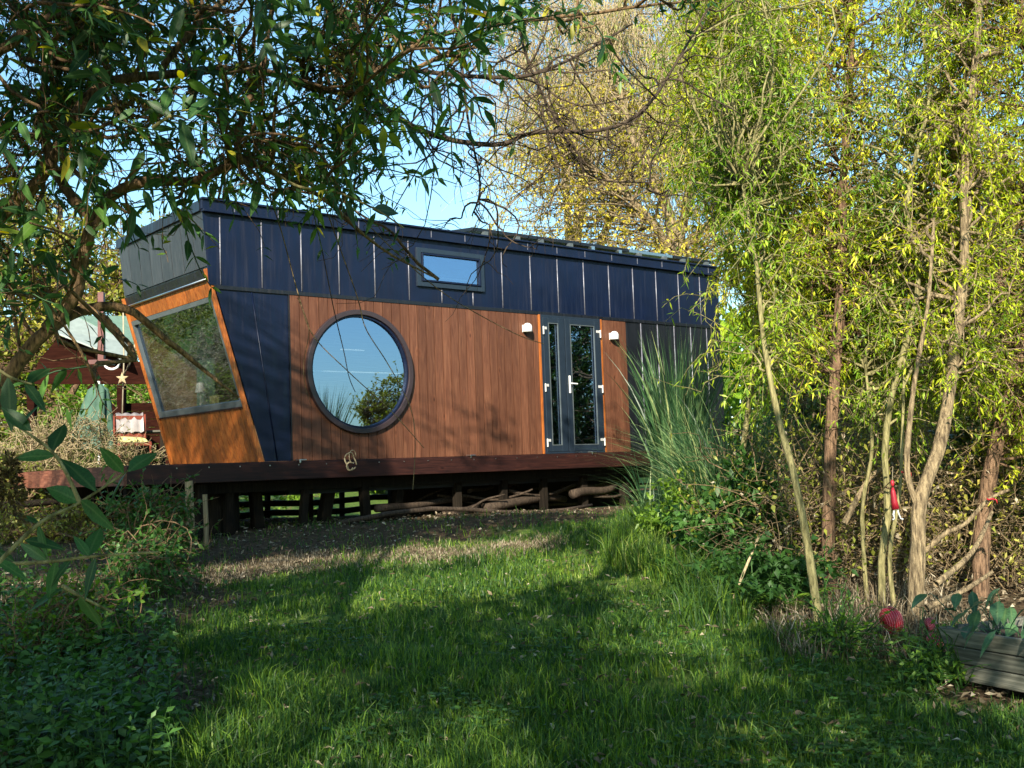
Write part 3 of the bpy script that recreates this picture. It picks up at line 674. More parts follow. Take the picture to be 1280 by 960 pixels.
tl = empty('table_lamp', H2W(-.44, 1.76, .742)); tag(tl, 'small white table lamp standing on the shelf inside the end window', 'lamp')
MB().lathe((0, 0, 0), [(.0001, 0), (.05, 0), (.05, .015), (.01, .02), (.008, .27), (.0001, .27)], 14).build('lamp_base', MT['white'], tl, smooth=True)
MB().lathe((0, 0, .22), [(.075, 0), (.05, .13)], 16).build('lamp_shade', MT['white'], tl, smooth=True)
m = MB(); m.box(-.42, -.41, 1.36, 1.53, .742, .90); m.box(-.41, -.37, 1.36, 1.37, .742, .90)
hobj('greeting_card', m, MT['yellow'], 'yellow card propped beside the table lamp in the end window', 'card')

# ------------------------------------------------------------------ deck
deck = empty('wooden_deck', O, HR); tag(deck, 'raised dark red timber deck carrying the tiny house on short posts', 'deck')
MB().box(-2.18, 7.2, -.18, -.14, -.225, -.012).build('front_fascia', MT['redwood'], deck, bevel=.004)
m = MB()
for k in range(46): m.box(-2.15+k*.205, -2.15+k*.205+.195, -.139, -.03, -.035, -.004)
m.box(-2.14, -.47, -.03, 6.3, -.035, -.004)
m.build('decking_boards', MT['redwood'], deck)
m = MB()
for k in range(42): m.box(-2.22, -2.181, -.18+k*.16, -.18+k*.16+.155, -.225, -.012)
m.build('side_fascia', MT['redwoody'], deck)
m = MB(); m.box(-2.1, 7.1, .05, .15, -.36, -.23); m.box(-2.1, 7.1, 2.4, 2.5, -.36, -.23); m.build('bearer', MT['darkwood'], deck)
for k in range(24):
    MB().tube([(-2.0+k*.385, -.181, -.05), (-2.0+k*.385, -.186, -.05)], .008, 8).build('bolt', MT['steel'], deck)
random.seed(3)
gl = .92-O[2]
for (uu, vv, w0, ln) in ((-1.25, .0, .12, .0), (-.85, .15, .10, .02), (-.35, .35, .13, -.05), (.1, .1, .09, .08), (.55, .4, .14, .16), (1.05, .1, .11, -.04), (1.6, .3, .12, .12), (2.6, .2, .10, 0), (3.4, .2, .1, .05), (4.2, .2, .1, 0), (5.0, .2, .12, 0), (5.9, .2, .12, 0), (-1.6, 2.4, .12, 0), (0, 2.4, .12, 0), (1.5, 2.4, .12, 0), (3, 2.4, .12, 0), (5, 2.4, .12, 0)):
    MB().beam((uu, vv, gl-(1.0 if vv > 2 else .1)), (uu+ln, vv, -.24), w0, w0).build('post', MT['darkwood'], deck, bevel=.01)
# rail fence behind the deck, seen through the gap beneath it
for row, (y0, lab) in enumerate(((2.9, 'low rustic log fence seen through the gap beneath the deck'),)):
    fe = empty('rail_fence', O, HR); tag(fe, lab, 'fence')
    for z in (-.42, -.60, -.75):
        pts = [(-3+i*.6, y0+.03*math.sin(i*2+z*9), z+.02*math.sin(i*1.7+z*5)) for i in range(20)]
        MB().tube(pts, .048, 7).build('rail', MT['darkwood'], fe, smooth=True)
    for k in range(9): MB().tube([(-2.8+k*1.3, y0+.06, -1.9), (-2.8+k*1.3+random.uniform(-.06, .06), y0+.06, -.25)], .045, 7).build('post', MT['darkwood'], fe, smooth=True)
# firewood logs under the deck at the right and stones at its foot
labs = ['thick grey log lying under the right half of the deck', 'split log leaning under the deck left of the log pile', 'long thin pole lying along the foot of the deck', 'pale short log under the deck nearest the ornamental grass', 'dark crooked branch lying under the middle of the deck']
spec = [((3.0, .1), (4.9, .5), .07, .10), ((2.3, .0), (3.1, .4), .07, .08), ((.4, -.25), (4.7, -.3), .035, .04), ((4.6, .0), (5.7, .2), .07, .22), ((1.2, .1), (3.2, .6), .05, .18)]
for (a, b, r, z), lab in zip(spec, labs):
    P0 = H2W(a[0], a[1], 0); P1 = H2W(b[0], b[1], 0); P0[2] = .92+z; P1[2] = .92+z*1.3
    P = curves(P0[None], P1[None], 8, .05)[0]
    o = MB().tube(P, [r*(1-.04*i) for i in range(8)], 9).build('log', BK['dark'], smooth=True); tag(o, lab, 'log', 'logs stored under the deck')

MB().box(2.15, 7.1, 1.0, 1.04, gl-.05, -.24).build('dark_backing_sheet', MT['darkwood'], deck)  # dark sheet added to block the bright ground behind the gap
gg = np.random.default_rng(15)
for k in range(16):
    a = np.array([gg.uniform(1.6, 5.6), gg.uniform(.1, .8)]); ln = gg.uniform(.8, 1.9); z = gg.uniform(.03, .42); th = gg.normal()*.25
    P0 = H2W(a[0], a[1], 0); P1 = H2W(a[0]+ln*math.cos(th), a[1]+ln*math.sin(th), 0); P0[2] = .92+z; P1[2] = .92+max(.03, z+gg.normal()*.15)
    P = curves(P0[None], P1[None], 9, .10)[0]; r = gg.uniform(.012, .034)
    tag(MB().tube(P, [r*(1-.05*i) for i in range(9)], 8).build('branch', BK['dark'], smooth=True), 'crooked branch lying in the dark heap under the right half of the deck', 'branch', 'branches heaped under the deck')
# little stakes standing at the left end of the deck
def stake(px, pyt, pyb, Y, r, name, lab, mat):
    a = at(px, pyb, Y); b = at(px-1, pyt, Y); a[2] = gz(a[0], a[1])-.1
    o = MB().tube([a, (a+b)/2+[.01, 0, 0], b], [r, r, r*.95], 12).build(name, mat); tag(o, lab, 'stake'); return o
stake(237, 601, 665, 12.0, .046, 'wooden_stake', 'pale round wooden stake standing before the left end of the deck', MT['post'])
stake(257, 618, 662, 12.1, .028, 'wooden_stake', 'shorter thin stake just right of the pale round stake by the deck', MT['post'])
m = MB(); p = at(279, 640, 13.5); m.lathe((p[0], p[1], gz(p[0], p[1])-.02), [(.0001, .5), (.19, .5), (.20, .25), (.19, 0)], 14)
tag(m.build('rain_barrel', MT['darkwood'], smooth=True), 'squat dark barrel tucked beneath the left end of the deck', 'barrel')

# curled dry vine ornament hanging on the deck edge under the round window
m = MB(); c = np.array([.62, -.24, -.03])
pts = [c+np.array([.075*math.cos(t)*(1-.2*math.sin(t*2)), .01*math.sin(3*t), .11*math.sin(t)+.0]) for t in np.linspace(-.4, 2*PI-.7, 22)]
m.tube(pts, .009, 6); m.tube([c+np.array([.05*math.cos(t)+.02, -.02, .08*math.sin(t)+.06]) for t in np.linspace(0, 5.2, 16)], .006, 6); m.tube([c+np.array([.045*math.cos(t)-.02, -.015, .05*math.sin(t)-.06]) for t in np.linspace(1, 5.9, 14)], .010, 6)
hobj('twig_wreath', m, BK['dry'], 'small pale twisted twig wreath hung on the deck edge below the round window', 'ornament', smooth=True)

# ------------------------------------------------------------------ trees and shrubs
def bez(pts, m):
    """smooth polyline through pixel-placed points"""
    P = np.array(pts, float); n = len(P); t = np.linspace(0, n-1.0001, m); out = []
    for x in t:
        i = int(x); f = x-i; p0 = P[max(i-1, 0)]; p1 = P[i]; p2 = P[min(i+1, n-1)]; p3 = P[min(i+2, n-1)]
        out.append(.5*((2*p1)+(-p0+p2)*f+(2*p0-5*p1+4*p2-p3)*f*f+(-p0+3*p1-3*p2+p3)*f**3))
    return np.array(out)
def nearest_on(P, T, below=True):
    """for every target the best start on curve P (m,3)"""
    d = np.linalg.norm(P[None]-T[:, None], axis=2)
    if below: d = d+np.where(P[None, :, 2] > T[:, None, 2]-.15, 1.2, 0)
    i = d.argmin(1); return P[i], i
def tree(name, label, cat, base, stems, targets, bark, leafm, leafL, leafW, nleaf, twigs_per=6, twigL=.5, hang=.3, wig=.25, group=None, detail=0, limb_r=.02, droop=.2, twig_r=.003, waves=None, seed=0, leafspread=.6, tone=1.3, wob=0, fold=.25, leafdir=1.0):
    """stems: list of (points (m,3), r0, r1). targets: (n,3) where limbs end. twigs leave the limbs; leaves sit on twigs."""
    g = np.random.default_rng(100+seed)
    base = np.array(base, float); t0 = empty(name, base); tag(t0, label, cat, group)
    paths = []; allP = []
    sm = [];
    for (P, r0, r1) in stems:
        P = bez(P, 24)
        if wob: P = P+np.cumsum(g.normal(size=P.shape), 0)*wob*.02*np.linspace(0, 1, 24)[:, None]
        R = taper(1, 24, r0, r1); R = R*(1+.06*np.sin(np.arange(24)*2.1))[None]; R[0, 0] *= 1.25
        sm.append((P[None]-base, R)); allP.append(P)
    V, F, R = tubes(sm, 10); link_mesh('trunk', V, F, bark, t0, R, smooth=True)
    S = np.concatenate(allP); n = len(targets)
    st, _ = nearest_on(S, targets)
    Lm = curves(st, targets, 10, wig, .05, g, waves); paths.append((Lm-base, taper(n, 10, limb_r, limb_r*.3)))
    nt_ = n*twigs_per
    p, d = pick(Lm, nt_, .25, 1., g)
    e = p+(d*.5+rdir(nt_, g)*.9)*(twigL*(.5+g.random(nt_)))[:, None]; e[:, 2] -= hang*twigL*(.5+g.random(nt_))
    Tw = curves(p, e, 6, wig*1.1, .12*hang, g, (waves[0]*.5, waves[1]) if waves else None); paths.append((Tw-base, taper(nt_, 6, twig_r*1.4, twig_r*.6)))
    V, F, R = tubes(paths, 5); link_mesh('branches', V, F, bark, t0, R, smooth=True)
    if nleaf:
        p, d = pick(Tw, nleaf, .05, 1., g)
        D = unit(d*.6+rdir(nleaf, g)*leafdir+np.array([0, 0, -hang*.8]))
        V, F, R = leaves(p-base+rdir(nleaf, g)*.01, D, leafL*(.6+.7*g.random(nleaf)), leafW*(.6+.6*g.random(nleaf)), fold, droop, g, detail)
        R = rndclump(R, V, 0, tone, .45, seed)
        link_mesh('foliage', V, F, leafm, t0, R)
    return t0
def cloud(g, n, px0, px1, py0, py1, y0, y1, shape=None):
    """n crown targets filling a block of space seen between those picture limits"""
    out = []
    while len(out) < n:
        px, py = g.uniform(px0, px1), g.uniform(py0, py1); Y = g.uniform(y0, y1)
        if math.sin(px*.045+1.3*math.sin(py*.03))*math.sin(py*.05+px*.012+Y*1.5) < -.12: continue
        if shape is None or shape(px, py): out.append(at(px, py, Y))
    return np.array(out)
def A(*l): return [at(*q) for q in l]

g = np.random.default_rng(21)
WG = 'contorted willows along the right of the lawn'
Wv = (.018, 2.5)
# T1: thin leaning
tree('contorted_willow', 'thinnest olive willow stem leaning left, nearest the ornamental grass', 'tree', at(1026, 790, 7.56),
     [(A((1026, 795, 7.56), (1017, 730, 7.56), (1007, 667, 7.6), (992, 592, 7.6), (975, 530, 7.7), (963, 475, 7.7), (953, 412, 7.8), (945, 330, 7.9), (928, 230, 8)), .032, .013)],
     cloud(g, 110, 890, 1010, -60, 470, 7.7, 9.5, lambda x, y: y < 250 or g.random() < .5), BK['olive'], LM['willow_low'], .058, .015, 15000, 7, .42, .5, .3, WG, waves=Wv, seed=1, limb_r=.010)
tree('contorted_willow', 'straight reddish brown willow trunk in the middle of the thicket', 'tree', at(1035, 755, 8.5),
     [(A((1035, 760, 8.5), (1036, 640, 8.5), (1040, 520, 8.5), (1049, 400, 8.55), (1053, 300, 8.6), (1054, 230, 8.6), (1062, 100, 8.7), (1068, -30, 8.8)), .054, .024)],
     cloud(g, 170, 960, 1130, -80, 450, 8.35, 9.9), BK['brown'], LM['willow'], .050, .014, 31000, 7, .45, .4, .3, WG, waves=Wv, seed=2, limb_r=.012)
tree('contorted_willow', 'thick tan willow trunk forking above the planter with a low side limb', 'tree', at(1145, 785, 7.62),
     [(A((1145, 795, 7.62), (1145, 740, 7.62), (1148, 680, 7.62), (1150, 625, 7.62), (1174, 560, 7.65), (1187, 490, 7.7), (1195, 420, 7.7), (1206, 330, 7.75), (1205, 220, 7.8), (1218, 90, 7.9), (1228, -40, 8)), .060, .022),
      (A((1149, 640, 7.62), (1134, 590, 7.6), (1138, 520, 7.6), (1146, 460, 7.6), (1160, 380, 7.6), (1166, 300, 7.7)), .024, .010),
      (A((1150, 695, 7.62), (1180, 668, 7.55), (1206, 655, 7.5), (1235, 625, 7.45), (1262, 612, 7.4)), .020, .010)],
     cloud(g, 170, 1120, 1260, -80, 450, 7.6, 9.6), BK['tan'], LM['willow'], .050, .014, 31000, 7, .45, .4, .3, WG, waves=Wv, seed=3, limb_r=.013)
tree('contorted_willow', 'pale multi stemmed willow with a wavy upper stem left of the forked trunk', 'tree', at(1108, 785, 8),
     [(A((1104, 790, 8), (1102, 700, 8), (1110, 640, 8), (1106, 560, 8), (1118, 480, 8), (1143, 390, 8), (1148, 320, 8), (1133, 270, 8), (1140, 220, 8), (1148, 180, 8), (1162, 120, 8), (1152, 30, 8.1)), .028, .011),
      (A((1122, 785, 7.9), (1112, 700, 7.9), (1124, 620, 7.9), (1128, 540, 7.9), (1131, 430, 8)), .018, .008),
      (A((1085, 770, 8.2), (1078, 640, 8.2), (1090, 560, 8.2), (1082, 460, 8.3)), .018, .010)],
     cloud(g, 120, 1060, 1200, 100, 500, 7.9, 9.6), BK['olive'], LM['willow_low'], .050, .014, 15000, 7, .4, .4, .3, WG, waves=Wv, seed=4, limb_r=.011)
tree('contorted_willow', 'dark rough willow trunk at the right edge behind the planter', 'tree', at(1228, 775, 8.3),
     [(A((1228, 790, 8.3), (1226, 700, 8.3), (1232, 630, 8.3), (1244, 560, 8.2), (1262, 500, 8.1), (1280, 420, 8.1), (1300, 330, 8), (1310, 200, 8), (1300, 60, 8)), .068, .03),
      (A((1262, 500, 8.1), (1258, 420, 8.2), (1250, 330, 8.3), (1268, 240, 8.3)), .03, .014)],
     cloud(g, 190, 1215, 1400, -80, 540, 7.6, 9.8), BK['brown'], LM['willow'], .050, .014, 32000, 7, .45, .4, .3, WG, waves=Wv, seed=5, limb_r=.012)
tree('contorted_willow', 'slender background willow whose yellow leaves hang over the right end of the house', 'tree', at(905, 690, 10),
     [(A((930, 700, 9.8), (925, 600, 9.8), (940, 480, 9.8), (950, 380, 9.7), (935, 260, 9.6), (915, 140, 9.6), (900, 30, 9.5)), .03, .012)],
     cloud(g, 150, 830, 1010, -80, 380, 8.6, 9.9, lambda x, y: x > 900 or y < 200), BK['olive'], LM['willow'], .06, .015, 24000, 7, .42, .6, .3, WG, waves=Wv, seed=6, limb_r=.010)

# evergreen hedge behind them
def blob_targets(g, n, cs):
    """points in ellipsoids (cx,cy,cz,rx,ry,rz)"""
    out = []
    ws = np.array([c[3]*c[4]*c[5] for c in cs]); ws = ws/ws.sum()
    for i in g.choice(len(cs), n, p=ws):
        c = cs[i]; v = rdir(1, g)[0]*(g.random()**.4); out.append([c[0]+v[0]*c[3], c[1]+v[1]*c[4], c[2]+v[2]*c[5]])
    return np.array(out)
def bush(name, label, cat, cs, n, leafm, L, Wd, nleaf, bark=None, group=None, seed=0, twigL=.3, hang=0., detail=0, tone=1.3, stems=5, droop=.15, twigs_per=6, limb_r=.01, fold=.25):
    g = np.random.default_rng(500+seed); T = blob_targets(g, n, cs); c = cs[0]; b = np.array([c[0], c[1], gz(c[0], c[1])])
    T[:, 2] = np.maximum(T[:, 2], gz(T[:, 0], T[:, 1])+.05)
    ss = []
    for k in range(stems):
        e = T[g.integers(0, n)]; s = b+[g.normal()*.08, g.normal()*.08, -.05]
        if stems > 5: s = np.array([e[0]*.8+s[0]*.2, e[1]*.8+s[1]*.2, gz(e[0], e[1])-.05])
        ss.append(([s, s*.5+e*.5+[g.normal()*.05, g.normal()*.05, .1], e], limb_r*2.2, limb_r))
    return tree(name, label, cat, b, ss, T, bark or BK['twig'], leafm, L, Wd, nleaf, twigs_per, twigL, hang, .25, group, detail, limb_r, droop, seed=seed+50, tone=tone, fold=fold)
bush('laurel_hedge', 'dark glossy evergreen hedge behind the willows right of the house', 'hedge',
     [(4.3, 14.7, 2.5, 1.15, 1.4, 2.1), (5.6, 15.3, 3.1, 1.6, 1.4, 2.7), (8.0, 15.5, 2.9, 2.2, 1.5, 2.7), (4.9, 13.6, 1.6, 1.2, .9, 1.1), (5.4, 17.4, 3.2, 1.8, 1.6, 2.6), (11, 14.3, 2.8, 2.5, 2, 2.3)],
     680, LM['laurel'], .11, .05, 80000, stems=14, seed=1, twigL=.45, detail=0, limb_r=.016)
bush('privet_bush', 'yellow green bush at the far right, mirrored low in the round window', 'shrub', [(8.6, 12.6, 1.9, 1.9, 2.0, 2.05)], 420, LM['hyd'], .08, .045, 42000, stems=8, seed=9, twigL=.3)
bush('mixed_shrub', 'broom bush left of the house, mirrored in the upper part of the end window', 'shrub', [(-12.6, 18.4, 2.5, 1.9, 1.6, 2.1), (-14.6, 20.4, 2.8, 1.8, 1.6, 2.2)], 300, LM['hyd'], .09, .035, 26000, bark=BK['dry'], stems=8, seed=10, twigL=.4, limb_r=.007)
bush('mixed_shrub', 'second pale twiggy bush mirrored low in the leaning end window', 'shrub', [(-10.4, 17.0, 1.6, 1.0, .9, 1.1)], 140, LM['heather'], .05, .02, 9000, bark=BK['dry'], stems=8, seed=11, twigL=.3, limb_r=.006)
FT = 'trees standing behind the tiny house'
# trees behind the house
bx = at(842, 340, 22)
g = np.random.default_rng(33)
tree('birch_tree', 'golden autumn tree with pale forked limbs rising behind the roof', 'tree', (3.3, 22, .9),
     [([(3.3, 22, .8), (3.3, 22, 3), at(842, 300, 22), at(820, 230, 22), at(790, 170, 22), at(770, 90, 22)], .17, .04),
      ([at(843, 318, 22), at(862, 240, 22), at(868, 150, 22), at(875, 60, 22)], .12, .035),
      ([at(843, 318, 22), at(800, 260, 21.6), at(750, 215, 21.4), at(720, 190, 21)], .09, .025),
      ([at(843, 318, 22), at(905, 260, 22.4), at(945, 200, 22.6)], .10, .03)],
     cloud(g, 330, 610, 1010, 100, 330, 20.2, 23.8, lambda x, y: (x > 640 or y > 150)), BK['tan'], LM['autumn'], .075, .045, 21000, 6, .7, .35, .2, FT, seed=11, limb_r=.022, twig_r=.004, droop=.1)
g = np.random.default_rng(34)
tree('weeping_willow', 'weeping willow with long hanging straw yellow twigs above the middle of the roof', 'tree', (1.2, 24.5, .9),
     [([(1.2, 24.5, .8), (1.4, 24.5, 4), (1.6, 24.4, 7), at(760, 60, 24)], .2, .07), ([(1.4, 24.5, 4), at(700, 150, 24), at(660, 90, 23.5)], .1, .04), ([(1.5, 24.5, 5), at(820, 130, 24), at(890, 70, 24)], .1, .04)],
     cloud(g, 260, 620, 960, -40, 190, 22.0, 25.6, lambda x, y: y < 150+(x-620)*.2), BK['dry'], LM['hyd'], .11, .026, 20000, 13, 1.6, 1.1, .18, FT, seed=12, limb_r=.018, twig_r=.0045, droop=.4, leafdir=.5)
g = np.random.default_rng(35)
tree('broadleaf_tree', 'tall dense green tree closing the view behind the willows at the right', 'tree', (8.5, 21, .9),
     [([(8.5, 21, .8), (8.5, 21, 4), (8.4, 21, 8)], .22, .06), ([(8.5, 21, 3), (6.8, 20.6, 6)], .12, .04), ([(8.5, 21, 3), (10.4, 21, 6.5)], .12, .04)],
     blob_targets(g, 360, [(5.2, 20.6, 4.2, 1.2, 1.2, 2.6), (6.4, 20.5, 4.8, 2.0, 1.6, 2.2), (9.2, 21, 4.6, 2.6, 2, 2.6), (8.4, 20, 3.4, 3.0, 1.6, 1.6), (12, 21, 4.2, 2, 2, 2.6)]), BK['brown'], LM['willow_low'], .12, .07, 36000, 8, .8, .2, .2, FT, seed=13, limb_r=.025, twig_r=.008)
# left: trees and shrubs beyond the deck
g = np.random.default_rng(36)
tree('maple_tree', 'yellow green tree glowing behind the summerhouse at the far left', 'tree', (-11.2, 27, .9),
     [([(-11.2, 27, .8), (-11.2, 27, 4), (-11, 27, 8.5)], .2, .06), ([(-11.2, 27, 3), (-9.2, 26.6, 6)], .1, .04)],
     blob_targets(g, 260, [(-11.6, 27, 6.4, 2.6, 2.0, 2.4), (-8.6, 26.5, 6.2, 2.2, 1.8, 2.2), (-13, 27, 4.2, 2, 2, 1.8)]), BK['brown'], LM['hyd'], .13, .09, 22000, 7, .8, .2, .2, seed=14, limb_r=.028, twig_r=.009)
bush('garden_hedge', 'bright green clipped hedge seen through the open summerhouse', 'hedge', [(-11.2, 26, 2.6, 3.2, 1.0, 1.9), (-8.2, 25.5, 2.4, 2.2, 1.0, 1.8), (-5.5, 25, 1.6, 2, 1, .9), (-14.5, 26, 2.6, 2.5, 1, 1.9)], 420, LM['fresh'], .11, .07, 40000, stems=8, seed=2, twigL=.35)
bush('heather_bush', 'dry pink brown heather mound on the near side of the summerhouse', 'shrub', [(-6.6, 16.2, 1.6, 1.15, .9, 1.0), (-5.7, 16.4, 1.5, .6, .6, .8)], 320, LM['heather'], .06, .016, 22000, bark=BK['dry'], stems=8, seed=3, twigL=.28, detail=0, twigs_per=10, limb_r=.007)
bush('hebe_bush', 'low yellow green shrub at the left edge above the deck boards', 'shrub', [(-7.7, 15.6, 1.45, 1.1, .8, .75), (-6.4, 15.0, 1.4, .8, .5, .5)], 240, LM['hyd'], .05, .028, 16000, stems=6, seed=4, twigL=.25)
bush('lavender_bush', 'leafless pale twiggy shrub between the heather and the leaning end wall', 'shrub', [(-4.95, 17.3, 1.75, .35, .4, .5)], 60, LM['heather'], .04, .015, 1300, bark=BK['dry'], stems=6, seed=5, twigL=.25, limb_r=.008)
bush('box_bush', 'small yellow green bush showing under the left end of the deck', 'shrub', [(-4.6, 15.2, 1.15, .9, .5, .35)], 90, LM['hyd'], .05, .03, 5000, seed=6, twigL=.2)

# ornamental grasses
def clump(name, label, base, n, h0, h1, spread, wd, lean, seed, group=None, wig=.04, mat='reed'):
    g = np.random.default_rng(800+seed); m = 9; base = np.array(base, float)
    th = g.random(n)*2*PI; ra = spread*np.sqrt(g.random(n)); P0 = np.stack([ra*np.cos(th), ra*np.sin(th), np.zeros(n)], 1)
    th2 = th+g.normal(size=n)*.7; out = np.stack([np.cos(th2), np.sin(th2), 0*th2], 1); H = h0+(h1-h0)*g.random(n); ln = lean*(.15+g.random(n)**1.3)
    t = np.linspace(0, 1, m)[None, :, None]
    P = P0[:, None]+out[:, None]*(ln*H)[:, None, None]*(t**2.2)*1.1+np.array([0, 0, 1.])*H[:, None, None]*(t-.42*ln[:, None, None]*t**3.0)
    P += np.cumsum(g.normal(size=(n, m, 3)), 1)*wig*.06*t
    side = unit(np.cross(out, np.array([0, 0, 1.])))[:, None]; rot = g.random((n, 1, 1))*PI; nrm = out[:, None]
    S = side*np.cos(rot)+nrm*np.sin(rot)
    wv = wd*(.6+.7*g.random(n))[:, None, None]*np.array([.7, .95, 1, 1, .92, .8, .6, .35, .04])[None, :, None]
    V = np.stack([P-S*wv*.5, P+S*wv*.5], 2).reshape(-1, 3); idx = np.arange(n*m*2).reshape(n, m, 2)
    F = np.stack([idx[:, :-1, 0], idx[:, :-1, 1], idx[:, 1:, 1], idx[:, 1:, 0]], -1).reshape(-1, 4)
    o = link_mesh(name, V, [F], LM[mat], rnd=np.repeat(g.random(n), m*2)); o.location = tuple(base)
    tag(o, label, 'ornamental grass', group); return o
OG = 'ornamental grass clumps beside the house'
def gp(px, py, Y):
    p = at(px, py, Y); p[2] = gz(p[0], p[1])-.02; return p
clump('ornamental_grass', 'tall stiff blue green grass clump in front of the dark right end of the house', gp(852, 640, 12.3), 600, 1.2, 2.45, .24, .018, .26, 1, OG)
clump('ornamental_grass', 'loose arching grass clump leaning right against the willows', gp(915, 660, 11.2), 1050, .9, 1.8, .42, .011, .9, 2, OG)
clump('ornamental_grass', 'small drooping tuft at the right end of the deck with blades over the fascia', gp(812, 655, 12.6), 60, .7, 1.15, .10, .012, 1.1, 3, OG)
# fresh leafy plants at the thicket's foot
UG = 'leafy plants at the foot of the willow thicket'
for k, (px, py, Y, r, h, mat, L, n, lab) in enumerate([
    (855, 660, 11.0, .45, .5, 'fresh', .07, 2400, 'bright leafy weed below the tall stiff grass clump'),
    (900, 700, 9.6, .5, .55, 'nettle', .08, 2600, 'mid green nettle patch halfway along the thicket edge'),
    (950, 600, 9.4, .35, .85, 'nettle', .10, 1600, 'taller broad leaved plant standing left of the leaning willow stem'),
    (960, 720, 8.2, .5, .4, 'nettle', .07, 2400, 'low dark leafy plant at the foot of the leaning willow stem'),
    (1050, 815, 7.0, .25, .16, 'fresh', .045, 700, 'small bright weed before the straight brown trunk'),
    (1165, 845, 6.3, .22, .16, 'fresh', .045, 600, 'bright green weed under the red lanterns'),
    (1250, 520, 9.6, .5, 1.2, 'laurel', .1, 2400, 'tall dark leafy shrub at the right edge between the trunks')]):
    p = gp(px, py, Y); p[2] = gz(p[0], p[1]); hh = h
    bush('leafy_plant', lab, 'plant', [(p[0], p[1], p[2]+hh*.6, r, r, hh*.6)], 40, LM[mat], L, L*.55, n, bark=LM['nettle'], group=UG, seed=20+k, twigL=.2, detail=1, limb_r=.003)
# dry tangle of twigs: nobody could count it
def thicket():
    g = np.random.default_rng(77); n = 4200
    a = np.stack([1.9+3.9*g.random(n), 8.3+4.2*g.random(n), np.zeros(n)], 1); a[:, 0] += .0
    k = (a[:, 0] > .2*a[:, 1]+.05) & ~((a[:, 1] > 10.6) & (a[:, 0] > 4.5)); a = a[k]; n = len(a); a[:, 2] = gz(a[:, 0], a[:, 1])+.02+.9*g.random(n)**1.6
    e = a+rdir(n, g)*(.25+.7*g.random(n))[:, None]*np.array([1, 1, .8]); e[:, 2] = np.maximum(e[:, 2]+.15, gz(e[:, 0], e[:, 1])+.03)
    P = curves(a, e, 8, .35, .05, g); P[..., 2] = np.maximum(P[..., 2], gz(P[..., 0], P[..., 1])+.01)
    V, F, R = tubes([(P, taper(n, 8, .003+.005*g.random(n)**2, .0015))], 4)
    tag(link_mesh('dry_undergrowth', V, F, BK['dim'], rnd=R, smooth=True), 'tangled mass of dry tan twigs under the willows', 'undergrowth', kind='stuff')
    m = 16000; p, d = pick(P, m, 0, 1, g)
    V, F, R = leaves(p, rdir(m, g), .02+.04*g.random(m), .01+.02*g.random(m), .5, .1, g, 0)
    tag(link_mesh('withered_leaves', V, F, LM['dry'], rnd=R), 'withered brown leaves caught in the tangle under the willows', 'withered leaves', kind='stuff')
    m = 15000; p, d = pick(P, m, 0, 1, g); p[:, 2] += .25*g.random(m)
    V, F, R = leaves(p, rdir(m, g), .025+.045*g.random(m), .014+.022*g.random(m), .3, .2, g, 1); R = rndclump(R, V, 0, 2.2, .6)
    tag(link_mesh('bramble_leaves', V, F, LM['hyd'], rnd=R), 'small green and yellow bramble leaves scattered through the thicket', 'bramble leaves', kind='stuff')
    m = 5000; y = 6.7+3*g.random(m); x = 1.6+.1*(y-7)+1.4*g.random(m)
    V, F, R = blades(x, y, .08+.2*g.random(m)**2, .004+.005*g.random(m), 1.2, g)
    tag(link_mesh('straw_grass', V, F, LM['dry'], rnd=R), 'matted straw grass along the foot of the willow trunks', 'dry grass', kind='stuff')
thicket()
def polyobj(name, lab, cat, pts, r0, r1, mat, group=None, m=20, k=7):
    P = bez(pts, m); V, F, R = tubes([(P[None], taper(1, m, r0, r1))], k); return tag(link_mesh(name, V, F, mat, rnd=R, smooth=True), lab, cat, group)
polyobj('dead_stalk', 'long pale dead stalk leaning among the plants left of the thin willow', 'stalk', A((912, 762, 8.0), (930, 715, 8.0), (948, 672, 8.0)), .012, .009, BK['dry'])
for k, (q, lab) in enumerate([(((1158, 760, 7.3), (1205, 738, 7.4), (1240, 715, 7.6)), 'thick bare tan branch lying behind the forked trunk'), (((1170, 730, 7.4), (1215, 690, 7.6), (1240, 640, 7.9)), 'upper bare tan branch slanting behind the forked trunk'), (((1055, 655, 8.2), (1085, 600, 8.3), (1105, 585, 8.4)), 'short pale branch slanting up from the straight brown trunk')]):
    polyobj('dead_branch', lab, 'branch', A(*q), .024, .012, BK['tan'], 'bare branches lying in the thicket')
# mound of red soil seen between the trunks
bpy_m = MB(); p = at(1060, 650, 11.2)
vs = []; fs = []; nx, ny = 28, 12
for i in range(nx):
    for j in range(ny):
        a = i/(nx-1)*2-1; b = j/(ny-1)*2-1; h = max(0, (1-a*a)*(1-b*b)); x = p[0]+a*1.15; y = 10.9+b*.55; vs.append((x, y, gz(x, y)-.03+h*(.62+.1*math.sin(a*9+b*5))+.04*math.sin(a*31)*h))
for i in range(nx-1):
    for j in range(ny-1): fs.append((i*ny+j, (i+1)*ny+j, (i+1)*ny+j+1, i*ny+j+1))
tag(bpy_m.add(vs, fs, .5).build('soil_mound', MT['soil'], smooth=True), 'heap of orange red soil behind the straight brown trunk', 'soil heap')

